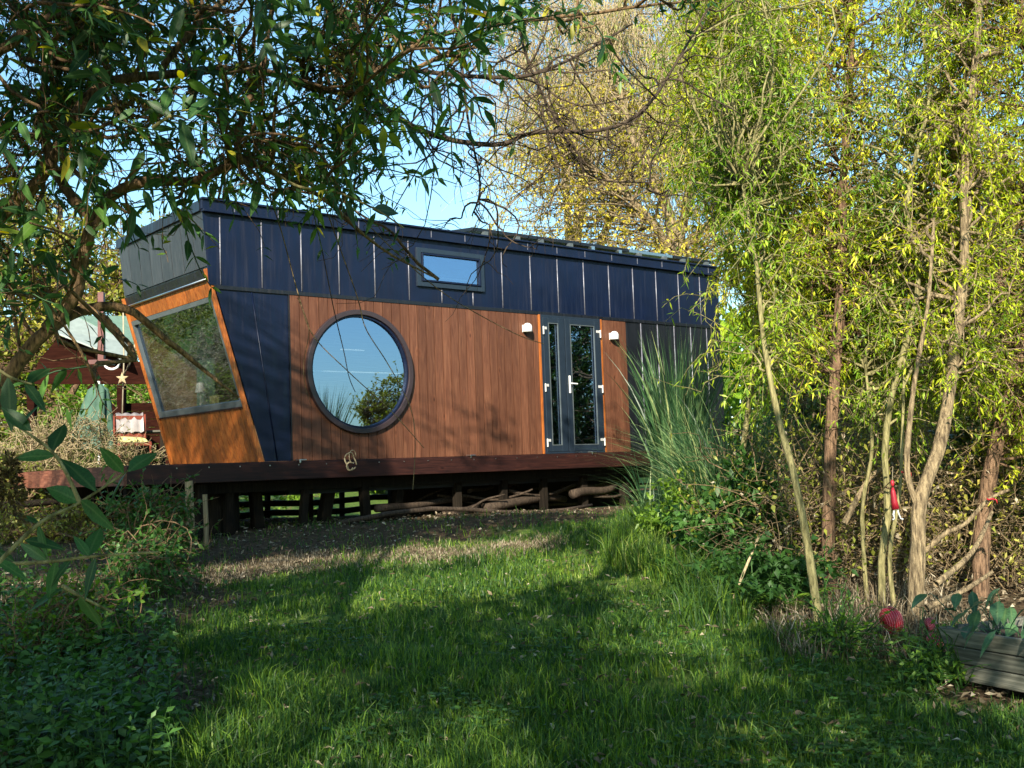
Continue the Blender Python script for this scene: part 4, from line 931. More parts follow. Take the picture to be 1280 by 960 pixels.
# ferns
def fern(lab, base, n, L, seed):
    g = np.random.default_rng(900+seed); base = np.array(base); parts = []
    for i in range(n):
        th = i*2.4+g.random()*.5; out = np.array([math.cos(th), math.sin(th), 0]); l = L*(.7+.5*g.random()); t = np.linspace(0, 1, 18)[:, None]
        P = out*l*(t**1.2)*.75+np.array([0, 0, 1.])*l*(1.05*t-.75*t**2.2); S = unit(np.cross(out, [0, 0, 1.])[None])[0]
        tp = t[2:, 0]; Lp = .32*l*np.sin(np.clip(tp*PI*.92+.12, 0, PI))*.5+.005
        for sgn in (-1, 1):
            D = np.tile(S*sgn+out*.35, (16, 1)); parts.append(leaves(P[2:], D, Lp, .35*np.maximum(Lp, .02)*.8, .1, .15, g, 1, up=np.tile([0, 0, 1.], (16, 1))))
        V, F, R = tubes([(P[None], taper(1, 18, .003, .001))], 3); parts.append((V, F, R))
    V, F, R = merge(parts); o = link_mesh('fern', V, F, LM['fresh'], rnd=R); o.location = tuple(base); tag(o, lab, 'fern', 'ferns at the foot of the willows')
fern('upright yellow green fern below the round red lantern', gp(1150, 830, 6.9), 12, .42, 1)
fern('fern growing beside the foot of the thin leaning willow', gp(990, 770, 7.9), 10, .5, 2)

# paper lanterns
def lantern(lab, c, r, h, tilt, ribs=11):
    e = empty('paper_lantern', c); e.rotation_euler = (tilt*.5, 1.45-tilt*.5, .2); tag(e, lab, 'lantern', 'red ribbed lanterns at the foot of the forked willow')
    prof = []
    for i in range(ribs*4+1):
        t = i/(ribs*4)*PI; prof.append((r*(math.sin(t)**.55)*(1-.07*(.5-.5*math.cos(i*PI/2)))+.012, -math.cos(t)*h/2))
    MB().lathe((0, 0, 0), prof, 24).build('paper_shade', MT['red'], e, smooth=True)
    mw = MB()
    for i in range(1, ribs):
        t = i/ribs*PI; rr = r*(math.sin(t)**.55)+.0135; mw.tube([(rr*math.cos(a), rr*math.sin(a), -math.cos(t)*h/2) for a in np.linspace(0, 2*PI, 25)], .0010, 4, cap=False)
    mw.build('wire_rib', plain('pink_rib', (.62, .25, .27), rough=.5), e)
    MB().lathe((0, 0, h/2-.004), [(.012, 0), (r*.35, .0), (r*.35, .014), (.012, .014)], 16).build('cap', MT['black'], e)
lantern('largest red lantern hanging upright left of the forked trunk', at(1114, 776, 7.1), .075, .11, .05)
lantern('half hidden red lantern touching the right side of the forked trunk', at(1165, 783, 7.0), .045, .06, .5)
lantern('tilted red lantern just above the corner of the planter', at(1169, 802, 6.8), .045, .075, .9)
# doll hanging in the willow: a red cloth body with white legs
def hang_doll():
    p = at(1117, 628, 7.5); e = empty('hanging_ornament', p); tag(e, 'red cloth figure with dangling white legs hung in the willow branches', 'ornament')
    MB().tube([(0, 0, .10), (.0, 0, .07), (.005, 0, .0), (.012, 0, -.045)], [.006, .016, .022, .026], 10).build('body', MT['red'], e, smooth=True)
    MB().tube([(0, 0, .105), (0, 0, .12), (0, 0, .14), (0, 0, .15)], [.006, .012, .012, .004], 10).build('head', MT['red'], e, smooth=True)
    for s in (-1, 1): MB().tube([(.012+s*.008, 0, -.04), (.012+s*.018, 0, -.08), (.02+s*.022, 0, -.11), (.02+s*.034, -.01, -.115)], [.006, .006, .005, .007], 8).build('leg', MT['white'], e, smooth=True)
    MB().tube([(0, 0, .15), (.01, 0, .24)], .0015, 4).build('string', MT['rope'], e)
hang_doll()
def tie(px, py, Y, lab):
    p = at(px, py, Y); pts = [p+np.array([.02*math.cos(a), .02*math.sin(a), .004*math.sin(3*a)]) for a in np.linspace(0, 2*PI, 14)]
    m = MB(); m.tube(pts, .005, 6); m.tube([p+np.array([.02, 0, 0]), p+np.array([.035, -.01, -.005]), p+np.array([.04, -.01, -.03])], [.005, .005, .003], 6)
    tag(m.build('cloth_tie', MT['red'], smooth=True), lab, 'ribbon', 'red ties knotted round the willow stems')
tie(1131, 590, 7.7, 'red tie knotted round the pale stem above the hanging figure'); tie(1238, 624, 7.4, 'red and white tie at the tip of the low side limb')

# planter box of weathered boards
def planter():
    a = gp(1206, 853, 6.2); b = gp(1340, 900, 5.6); z0 = a[2]+.06
    d = b-a; d[2] = 0; L = np.linalg.norm(d); d /= L; nrm = np.array([-d[1], d[0], 0]);
    if nrm[1] < 0: nrm = -nrm
    e = empty('planter_box', (a[0], a[1], z0), math.atan2(d[1], d[0])); tag(e, 'weathered grey plank planter box overgrown with broad leaves at the right edge', 'planter')
    for k in range(3):
        MB().hexa([(-.04-.02*k, -.012-.02*k, k*.097), (1.3, -.012-.02*k, k*.097), (1.3, .02-.02*k, k*.097), (-.04-.02*k, .02-.02*k, k*.097)], [(-.06-.02*k, -.032-.02*k, k*.097+.091), (1.3, -.032-.02*k, k*.097+.091), (1.3, .0-.02*k, k*.097+.091), (-.06-.02*k, .0-.02*k, k*.097+.091)]).build('board', MT['oldwood'], e, bevel=.004)
        MB().hexa([(-.04-.02*k, .03-.02*k, k*.097), (0-.02*k, .03-.02*k, k*.097), (0-.02*k, .6, k*.097), (-.04-.02*k, .6, k*.097)], [(-.06-.02*k, .01-.02*k, k*.097+.091), (-.02-.02*k, .01-.02*k, k*.097+.091), (-.02-.02*k, .6, k*.097+.091), (-.06-.02*k, .6, k*.097+.091)]).build('board', MT['oldwood'], e, bevel=.004)
    MB().box(-.02, 1.28, .03, .58, .17, .25).build('soil', MT['compost'], e)
    for k in range(3):
        MB().box(1.302, 1.335, -.02-.02*k, .6, k*.097, k*.097+.091).build('board', MT['oldwood'], e, bevel=.004)
        MB().box(-.0, 1.30, .601, .633, k*.097, k*.097+.091).build('board', MT['oldwood'], e, bevel=.004)
    MB().box(.02, .12, .1, .2, -.15, -.001).build('foot', MT['darkwood'], e)
    MB().box(.9, 1.0, .1, .2, -.15, -.001).build('foot', MT['darkwood'], e)
    # broad leaves spilling over its rim
    g = np.random.default_rng(61); o = empty('hosta_plant', (a[0], a[1], z0+.26)); tag(o, 'broad blue green leaves spilling over the rim of the planter box', 'plant')
    n = 60; T = np.array([d*g.uniform(-.15, 1.25)+nrm*g.uniform(-.12, .35)+np.array([0, 0, g.uniform(.02, .22)]) for _ in range(n)]); S = np.array([d*(t@d)*.95+nrm*.18+[0, 0, -.05] for t in T])
    P = curves(S, T, 7, .12, .15, g); V, F, R = tubes([(P, taper(n, 7, .004, .0025))], 5); link_mesh('stems', V, F, LM['hosta'], o, R, True)
    D = unit(unit(P[:, -1]-P[:, -2])*.4-nrm*.6+rdir(n, g)*.45+np.array([0, 0, -.55])); V, F, R = leaves(P[:, -1], D, .075+.06*g.random(n), .055+.035*g.random(n), .2, .35, g, 2)
    link_mesh('leaves', V, F, LM['hosta'], o, R, True, rib=n)
planter()
# yellow flower and a few plantain leaves on the lawn
p = gp(1219, 956, 5.02); e = empty('dandelion', p); tag(e, 'single yellow flower in the grass at the bottom right', 'flower')
MB().tube([(0, 0, 0), (.005, 0, .05)], .002, 5).build('stem', LM['fresh'], e)
m = MB()
for k in range(16): t = k*2*PI/16; m.add([(0.005, 0, .05), (.005+.02*math.cos(t-.15), .02*math.sin(t-.15), .06), (.005+.024*math.cos(t), .024*math.sin(t), .062), (.005+.02*math.cos(t+.15), .02*math.sin(t+.15), .06)], [(0, 1, 2, 3)])
m.build('petals', MT['flower'], e)

# ------------------------------------------------------------------ summerhouse, parasol etc. at the left
def summerhouse():
    Y = 20.0
    e = empty('summerhouse', (at(100, 600, Y)[0], Y, .9)); tag(e, 'dark red open timber summerhouse with pale sheet roof behind the left shrubs', 'summerhouse'); b = np.array(e.location)
    def q(px, py, YY=Y): return at(px, py, YY)-b
    # front gable: ridge at upper right, eave at lower left
    apex = q(95, 405); el = q(30, 470); er = q(215, 480); bl = q(30, 478); brr = q(215, 478)
    m = MB(); d = np.array([0, .08, 0])
    A0 = [q(48, 452), q(225, 452), q(225, 480), q(38, 480)]
    m.hexa(A0, [p+d for p in A0]); m.hexa([q(75, 420), q(160, 452), q(48, 452), q(48, 450)], [p+d for p in [q(75, 420), q(160, 452), q(48, 452), q(48, 450)]])
    m.build('gable_boards', MT['darkred'], e)
    # roof sheets
    R0 = [q(60, 402, 19.8), q(110, 395, 19.8), q(170, 432, 19.8), q(165, 447, 19.8)]
    m = MB(); m.hexa([q(57, 412, 19.6), q(92, 396, 20.2), q(160, 430, 20.2), q(158, 452, 19.6)], [p+np.array([0, 0, .03]) for p in [q(57, 412, 19.6), q(92, 396, 20.2), q(160, 430, 20.2), q(158, 452, 19.6)]])
    m.build('roof_sheet', MT['roofgreen'], e)
    m = MB(); rf = [q(95, 398, 20.3), q(225, 398, 22.5), q(225, 436, 21.2), q(160, 430, 20.2)]
    m.hexa(rf, [p+np.array([0, 0, .05]) for p in rf]); m.build('roof', MT['rooffelt'], e)
    for (px, YY) in ((152, 20.0), (40, 20.0)):
        p0 = q(px, 600, YY); p1 = q(px, 482, YY); p0[2] = -.05
        MB().beam(p0, p1, .13, .13).build('post', MT['darkred'], e)
    MB().beam(q(112, 483), q(150, 520), .1, .1).build('brace', MT['darkred'], e)
    # plank wall at the right part
    m = MB(); p0 = q(150, 600, 20.15); p1 = q(260, 600, 20.4)
    for k in range(14):
        z = -.02+k*.15; m.hexa([(p0[0], p0[1], z), (p1[0], p1[1], z), (p1[0], p1[1]+.04, z), (p0[0], p0[1]+.04, z)], [(p0[0], p0[1]+.01, z+.145), (p1[0], p1[1]+.01, z+.145), (p1[0], p1[1]+.05, z+.145), (p0[0], p0[1]+.05, z+.145)])
    m.build('plank_wall', MT['darkred'], e)
    return e
summerhouse()
# hanging red beam post with white hook
p = at(127, 385, 17.5); b = at(127, 452, 17.5); e = empty('hanging_pole', b); tag(e, 'red pole with a square foot hanging before the summerhouse gable', 'pole')
MB().beam((0, 0, 0), p-b+np.array([0, 0, .25]), .09, .09).build('shaft', plain('red_paint', (.09, .018, .014), rough=.5), e); MB().box(-.16, .16, -.16, .16, -.06, .02).build('foot', plain('red_paint_dark', (.07, .015, .012), rough=.5), e, bevel=.01)
p = at(140, 452, 17.4); m = MB(); m.tube([p+np.array([.12*math.cos(a), 0, .10*math.sin(a)-.02]) for a in np.linspace(-2.9, .5, 12)], .02, 7); tag(m.build('white_hook', MT['white'], smooth=True), 'white curved hook hanging right of the red pole', 'hook')
m = MB(); m.tube([at(154, 385, 17), at(155, 450, 17), at(153, 520, 17)], .012, 5); m.tube([at(171, 425, 17), at(162, 455, 17), at(154, 470, 17)], .02, 5); tag(m.build('hanging_rope', MT['rope'], smooth=True), 'pale rope hanging between the summerhouse and the leaning end wall', 'rope')
p = at(153, 473, 16.9); m = MB()
vs = [(p[0]+(.1 if k % 2 == 0 else .04)*math.cos(k*PI/5+.3), p[1], p[2]+(.1 if k % 2 == 0 else .04)*math.sin(k*PI/5+.3)) for k in range(10)]
m.add([(v[0], v[1]-.015, v[2]) for v in vs]+[(v[0], v[1]+.015, v[2]) for v in vs]+[(p[0], p[1]-.03, p[2]), (p[0], p[1]+.03, p[2])], [(20, (k+1) % 10, k) for k in range(10)]+[(21, 10+k, 10+(k+1) % 10) for k in range(10)]+[(k, (k+1) % 10, 10+(k+1) % 10, 10+k) for k in range(10)])
tag(m.build('straw_star', BK['dry']), 'straw star ornament tied on the hanging rope', 'ornament')
p = at(154, 530, 16.9); m = MB(); m.lathe(tuple(p), [(.03, -.12), (.07, -.12), (.075, .06), (.03, .12), (.005, .14)], 12); tag(m.build('small_lantern', MT['greyframe'], smooth=True), 'small grey lantern at the bottom of the hanging rope', 'lantern')
# closed parasol
def parasol():
    p = at(124, 560, 18.6); p[2] = .9; e = empty('closed_parasol', p); tag(e, 'closed green parasol slumped inside the summerhouse', 'parasol'); t = at(128, 480, 18.6)-p
    MB().tube([(0, 0, 0), (0, 0, t[2]+.05)], .025, 8).build('pole', MT['white'], e)
    k = 40; vs = []; fs = []; H = t[2]
    for i, (f, r) in enumerate([(0, .04), (.08, .15), (.3, .22), (.6, .30), (.95, .38)]):
        for j in range(k): a = 2*PI*j/k; rr = r*(1+.18*math.sin(a*8+i)); vs.append((rr*math.cos(a)-f*.12, rr*math.sin(a)*.7, H-f*1.15))
    for i in range(4):
        for j in range(k): fs.append((i*k+j, (i+1)*k+j, (i+1)*k+(j+1) % k, i*k+(j+1) % k))
    MB().add(vs, fs, .5).build('canopy', MT['teal'], e, smooth=True)
parasol()
# garden chair with a towel and cushion, and a table
def chair():
    p = at(166, 588, 16.6); e = empty('garden_chair', p, .5); tag(e, 'small red framed garden chair holding a towel left of the leaning wall', 'chair'); red = plain('chair_red', (.16, .035, .02), rough=.5)
    for (x, y, h) in ((-.22, -.2, .42), (.22, -.2, .42), (-.22, .22, .85), (.22, .22, .85)): MB().tube([(x, y, -.1), (x*1.02, y, h)], .018, 7).build('leg', red, e)
    MB().box(-.24, .24, -.22, .22, .36, .40).build('seat', red, e, bevel=.005)
    m = MB()
    for k in range(4): m.box(-.2, .2, .21, .235, .5+k*.09, .56+k*.09)
    m.build('backrest', red, e)
    o = MB().hexa([(-.2, -.25, .41), (.2, -.25, .41), (.2, .2, .41), (-.2, .2, .41)], [(-.16, -.2, .5), (.16, -.2, .47), (.17, .15, .5), (-.17, .16, .52)]).build('cushion', MT['yellow'], bevel=.03); o.location = e.location; o.rotation_euler = (0, 0, .5); tag(o, 'pale yellow cushion lying on the garden chair', 'cushion')
    m = MB(); vs = []; fs = []
    for i in range(10):
        for j, zz in enumerate((.55, .72, .87, .72, .58)): vs.append((-.2+i*.044, (.26, .27, .24, .19, .17)[j]+.01*math.sin(i*1.9), zz+.015*math.sin(i*2.2)))
    for i in range(9):
        for j in range(4): fs.append((i*5+j, (i+1)*5+j, (i+1)*5+j+1, i*5+j+1))
    o = m.add(vs, fs).build('towel', MT['glass_blue'], smooth=True); o.location = e.location; o.rotation_euler = (0, 0, .5); tag(o, 'white towel hung over the back of the garden chair', 'towel')
    p = at(186, 585, 17.4); e = empty('garden_table', (p[0], p[1], 1.75)); tag(e, 'dark garden table with pale top between the chair and the end wall', 'table')
    zt = at(186, 539, 17.4)[2]-1.75
    MB().box(-.3, .35, -.3, .3, zt-.03, zt).build('table_top', MT['oldwood'], e, bevel=.005)
    for x in (-.25, .3):
        for y in (-.25, .25): MB().box(x-.03, x+.03, y-.03, y+.03, -.1, zt-.031).build('leg', MT['darkwood'], e)
chair()

# ------------------------------------------------------------------ butterfly bush in the foreground
def shoots(g, P0, P1, leafL, pairs, hang=.2, wig=.08):
    """leafy shoots: returns stem curves and leaf base points, directions, lengths"""
    n = len(P0); m = 12; C_ = curves(P0, P1, m, wig, .06, g); pb, pd, pl = [], [], []
    for k in range(pairs):
        t = .18+.82*k/(pairs-1); x = t*(m-1.001); j = int(x); f = x-j; b = C_[:, j]*(1-f)+C_[:, j+1]*f; T = unit(C_[:, j+1]-C_[:, j])
        ref = unit(np.cross(T, np.array([.3, .2, 1.]))); r2 = np.cross(T, ref); a = ref if k % 2 == 0 else r2
        for s in (-1, 1):
            pb.append(b); pd.append(unit(a*s*.9+T*(.5+.4*t)+g.normal(size=(n, 3))*.18+np.array([0, 0, -hang]))); pl.append(leafL*(.65+.5*math.sin(PI*min(1, .25+t*.8)))*(.75+.5*g.random(n)))
    return C_, np.concatenate(pb), np.concatenate(pd), np.concatenate(pl)
def panicle(g, P, D, L, R0, n):
    """dried flower spike: many small bits round an axis"""
    t = g.random((len(P), n, 1)); c = P[:, None]+D[:, None]*t*L; off = rdir(len(P)*n, g).reshape(len(P), n, 3)*R0*(1-.75*t)*(.4+.6*g.random((len(P), n, 1)))
    q = (c+off).reshape(-1, 3); return leaves(q, unit(off.reshape(-1, 3)), .009+.008*g.random(len(q)), .006, .5, .0, g, 0)
def butterfly_bush():
    g = np.random.default_rng(41); base = np.array([-1.75, 3.0, .05])
    e = empty('butterfly_bush', base); tag(e, 'large butterfly bush with long dark leaves arching over the top left', 'shrub')
    limbs = [(A((-60, 700, 3.0), (-30, 560, 3.0), (10, 470, 3.0), (60, 412, 3.0), (108, 384, 3.05), (160, 386, 3.1), (215, 428, 3.2), (262, 462, 3.3), (300, 492, 3.35)), .027, .003),
             (A((60, 412, 3.0), (95, 370, 3.0), (104, 330, 3.0), (128, 262, 3.0), (180, 228, 3.0), (245, 226, 3.0), (300, 205, 3.0), (326, 212, 3.1), (400, 250, 3.2), (470, 310, 3.3), (545, 352, 3.5)), .023, .0022),
             (A((-40, 300, 2.8), (40, 230, 2.8), (110, 112, 2.8), (200, 88, 2.9), (320, 82, 3.0), (440, 110, 3.1), (560, 60, 3.2)), .018, .006),
             (A((300, 205, 3.0), (300, 158, 3.0), (326, 90, 3.0), (338, 38, 3.0), (350, -30, 3.0)), .012, .006),
             (A((-40, 90, 2.6), (30, 40, 2.6), (90, 0, 2.7), (160, -60, 2.8)), .014, .008),
             (A((120, 280, 3.0), (60, 200, 3.0), (50, 110, 3.0), (80, -20, 3.0)), .016, .007),
             (A((200, 88, 2.9), (260, 20, 2.9), (330, -60, 3.0)), .010, .006),
             (A((100, 380, 3.0), (135, 400, 3.0), (165, 430, 2.95), (170, 445, 2.9)), .010, .004),
             (A((440, 110, 3.1), (560, 40, 3.3), (700, 20, 3.5), (860, 5, 3.6)), .010, .004)]
    sm = []; LP = []
    for P, a, b in limbs:
        P = bez(P, 40)+np.cumsum(g.normal(size=(40, 3)), 0)*.0015; sm.append((P[None]-base, taper(1, 40, a, b))); LP.append(P)
    # trunk to the ground
    tr = bez([[-1.75, 3.0, 0], [-1.65, 3.0, .6], at(-60, 700, 3.0)], 40); sm.append((tr[None]-base, taper(1, 40, .06, .042)))
    V, F, R = tubes(sm, 9); link_mesh('limbs', V, F, BK['budd'], e, R, True)
    LPa = np.array(LP)
    # zone of the leafy mass, in the plane of the bush
    def inside(x, y):
        lim = np.interp(x, [-80, 0, 60, 120, 180, 250, 330, 420, 520, 580, 640, 760, 880], [475, 435, 345, 275, 272, 250, 215, 240, 245, 110, 60, 45, 30])
        return y < lim
    n = 156; T = []
    while len(T) < n:
        x, y = g.uniform(-80, 880), g.uniform(-80, 430)
        if inside(x, y) and (x < 480 or g.random() < .35) : T.append(at(x, y, g.uniform(2.3, 3.9)))
    T = np.array(T); S, _ = nearest_on(LPa.reshape(-1, 3), T-np.array([0, 0, .12]), False)
    B1 = curves(S, T, 12, .25, .02, g); paths = [(B1-base, taper(n, 12, .006, .0025))]
    # fine twigs
    m = 1500; p, d = pick(B1, m, .1, 1, g); q = p+(d*.4+rdir(m, g))*(.06+.22*g.random(m))[:, None]; Tw = curves(p, q, 6, .3, 0, g); paths.append((Tw-base, taper(m, 6, .0016, .0008)))
    V, F, R = tubes(paths, 5); link_mesh('twigs', V, F, BK['budd'], e, R, True)
    # leafy shoots
    ns = 430; p, d = pick(B1, ns, .4, 1, g); q = p+unit(d*.7+rdir(ns, g)*.8+np.array([0, 0, -.15]))*(.16+.20*g.random(ns))[:, None]
    Cs, pb, pd, pl = shoots(g, p, q, .060, 6, .10)
    k = g.random(len(pb)) < .72; pb, pd, pl = pb[k], pd[k], pl[k]
    V, F, R = leaves(pb-base, pd, pl, pl*.31, .22, .22, g, 2)
    l_ = (V, F, R)
    V, F, R = merge([l_, tubes([(Cs-base, taper(ns, 12, .0028, .0015))], 5)]); link_mesh('leaves', V, F, LM['budd'], e, R, True, rib=len(pb))
    # small leaflets
    m = 6500; p, d = pick(Tw, m, 0, 1, g); V, F, R = leaves(p-base, unit(rdir(m, g)+[0, 0, -.3]), .018+.03*g.random(m), .006+.008*g.random(m), .2, .2, g, 1); link_mesh('small_leaves', V, F, LM['budd'], e, R)
    # seed heads
    m = 46; p, d = pick(B1, m, .5, 1, g); D = unit(rdir(m, g)+np.array([0, 0, .2]))
    V, F, R = panicle(g, p, D, .11, .028, 170); link_mesh('seed_heads', V-base, F, LM['seed'], e, R)
    return e
butterfly_bush()
# a few specific large hanging leaves at the house roof line and the low sprig at the lower left
def sprig(lab, stems, leafpos, Lf, seed, seedhead=None):
    g = np.random.default_rng(300+seed); base = np.array(stems[0][0]); e = empty('leafy_sprig', base); tag(e, lab, 'branch', 'leafy sprigs reaching into the view at the left')
    sm = []
    for P in stems: P = bez(P, 20); sm.append((P[None]-base, taper(1, 20, .0045, .002)))
    V, F, R = tubes(sm, 6); link_mesh('stem', V, F, BK['olive'], e, R, True)
    pb = np.array([l[0] for l in leafpos]); tp = np.array([l[1] for l in leafpos]); D = tp-pb; Lx = np.linalg.norm(D, axis=1)*1.0
    D = unit(D)+np.array([0, 0, .12]); upv = np.tile(np.array([.25, -1.1, .55]), (len(pb), 1))+g.normal(size=(len(pb), 3))*.45
    V, F, R = leaves(pb-base, D, Lx*.85, Lx*.28, .25, .12, g, 2, up=upv); link_mesh('leaves', V, F, LM['budd'], e, R*.55, True, rib=len(pb))
    if seedhead is not None:
        V, F, R = panicle(g, np.array([seedhead]), np.array([[0, 0, 1.]]), .09, .035, 500); link_mesh('seed_head', V-base, F, LM['seed'], e, R)
def LF(Y, *q): return [(at(a, b, Y), at(c, d, Y+dy)) for (a, b, c, d, dy) in q]
sprig('lower left sprig of large dark leaves on a pale stem crossing the deck edge', [A((-20, 722, 1.9), (48, 655, 1.95), (100, 628, 2.0), (160, 588, 2.05)), A((100, 628, 2.0), (70, 570, 2.0), (25, 535, 2.0))],
      LF(2.0, (100, 628, 48, 605, .05), (100, 625, 150, 670, -.05), (160, 590, 205, 560, .1), (155, 592, 115, 548, -.05), (158, 590, 128, 655, 0), (120, 615, 60, 560, .05), (70, 570, 5, 575, 0), (65, 565, 85, 520, .1), (40, 540, -10, 500, 0), (50, 655, 0, 640, 0), (48, 655, 60, 700, 0), (30, 675, 90, 690, 0), (25, 535, 60, 495, 0), (-5, 700, 40, 730, 0)), 1, 1, at(12, 640, 1.9))
sprig('thin horizontal sprig with dark leaves below the lower left deck boards', [A((-20, 706, 2.1), (60, 702, 2.1), (120, 695, 2.1), (200, 690, 2.15)), A((78, 732, 2.2), (100, 745, 2.2), (140, 765, 2.25))],
      LF(2.1, (60, 702, 15, 672, 0), (90, 698, 60, 740, 0), (110, 696, 130, 650, .1), (112, 697, 85, 660, 0), (120, 697, 105, 755, 0), (70, 700, 60, 760, 0), (100, 745, 130, 790, .1), (80, 735, 30, 770, 0), (20, 704, -20, 680, 0)), 1, 2)
sprig('sprig with broad heavy leaves hanging at the left edge beside the summerhouse', [A((-30, 440, 2.2), (10, 470, 2.2), (40, 480, 2.2))],
      LF(2.2, (10, 470, 15, 545, 0), (30, 478, 60, 520, 0), (0, 460, -20, 520, 0), (35, 480, 70, 455, .1)), 1, 3)
sprig('sprig of curled holed leaves hanging before the left end of the roof', [A((330, 205, 2.9), (370, 232, 2.9), (420, 240, 2.9), (470, 262, 2.9), (505, 285, 2.9))],
      LF(2.9, (345, 212, 352, 245, .02), (372, 232, 375, 262, .03), (405, 238, 430, 282, 0), (432, 248, 445, 290, .03), (465, 262, 505, 268, .1), (470, 265, 455, 300, 0), (500, 285, 490, 312, 0), (325, 225, 312, 275, 0), (270, 225, 262, 262, 0)), 1, 4)
sprig('sprig with the largest lit leaf hanging in the middle of the top left foliage', [A((190, 160, 2.4), (215, 145, 2.4), (235, 150, 2.4))],
      LF(2.4, (225, 148, 243, 215, 0), (215, 146, 175, 120, 0), (235, 150, 280, 110, .1), (330, 50, 348, 85, 0), (338, 40, 375, 22, 0), (230, 10, 210, 60, 0)), 1, 5)
# thin drooping vines before the round window
def vine(lab, pts, r, mat='dim'):
    polyobj('hanging_vine', lab, 'vine', pts, r*.8, r*.45, BK[mat], 'thin bare stems hanging before the house', m=40, k=5)
vine('thin stem drooping across the left of the round window to its lower right', A((335, 240, 3.2), (352, 290, 3.2), (375, 375, 3.2), (392, 420, 3.2), (436, 465, 3.2), (490, 515, 3.2), (530, 560, 3.2)), .0028)
vine('short dark stem ending in the middle of the round window', A((385, 240, 3.2), (400, 300, 3.2), (417, 385, 3.2), (430, 440, 3.2), (436, 470, 3.2), (444, 490, 3.2)), .0026, 'dark')
vine('thin stem crossing the right of the round window down past the deck edge', A((400, 240, 3.3), (425, 310, 3.3), (447, 372, 3.3), (457, 410, 3.3), (482, 450, 3.3), (503, 487, 3.3), (516, 520, 3.3), (519, 560, 3.3), (516, 612, 3.3)), .0028)
vine('curved pale tendril hugging the left rim of the round window', A((372, 372, 3.2), (386, 410, 3.2), (380, 450, 3.2), (381, 480, 3.2), (390, 510, 3.2)), .0016)
vine('twig running from the roof line down across the top of the timber wall', A((430, 250, 3.4), (500, 320, 3.4), (560, 370, 3.4), (640, 415, 3.4), (680, 430, 3.4)), .0028)

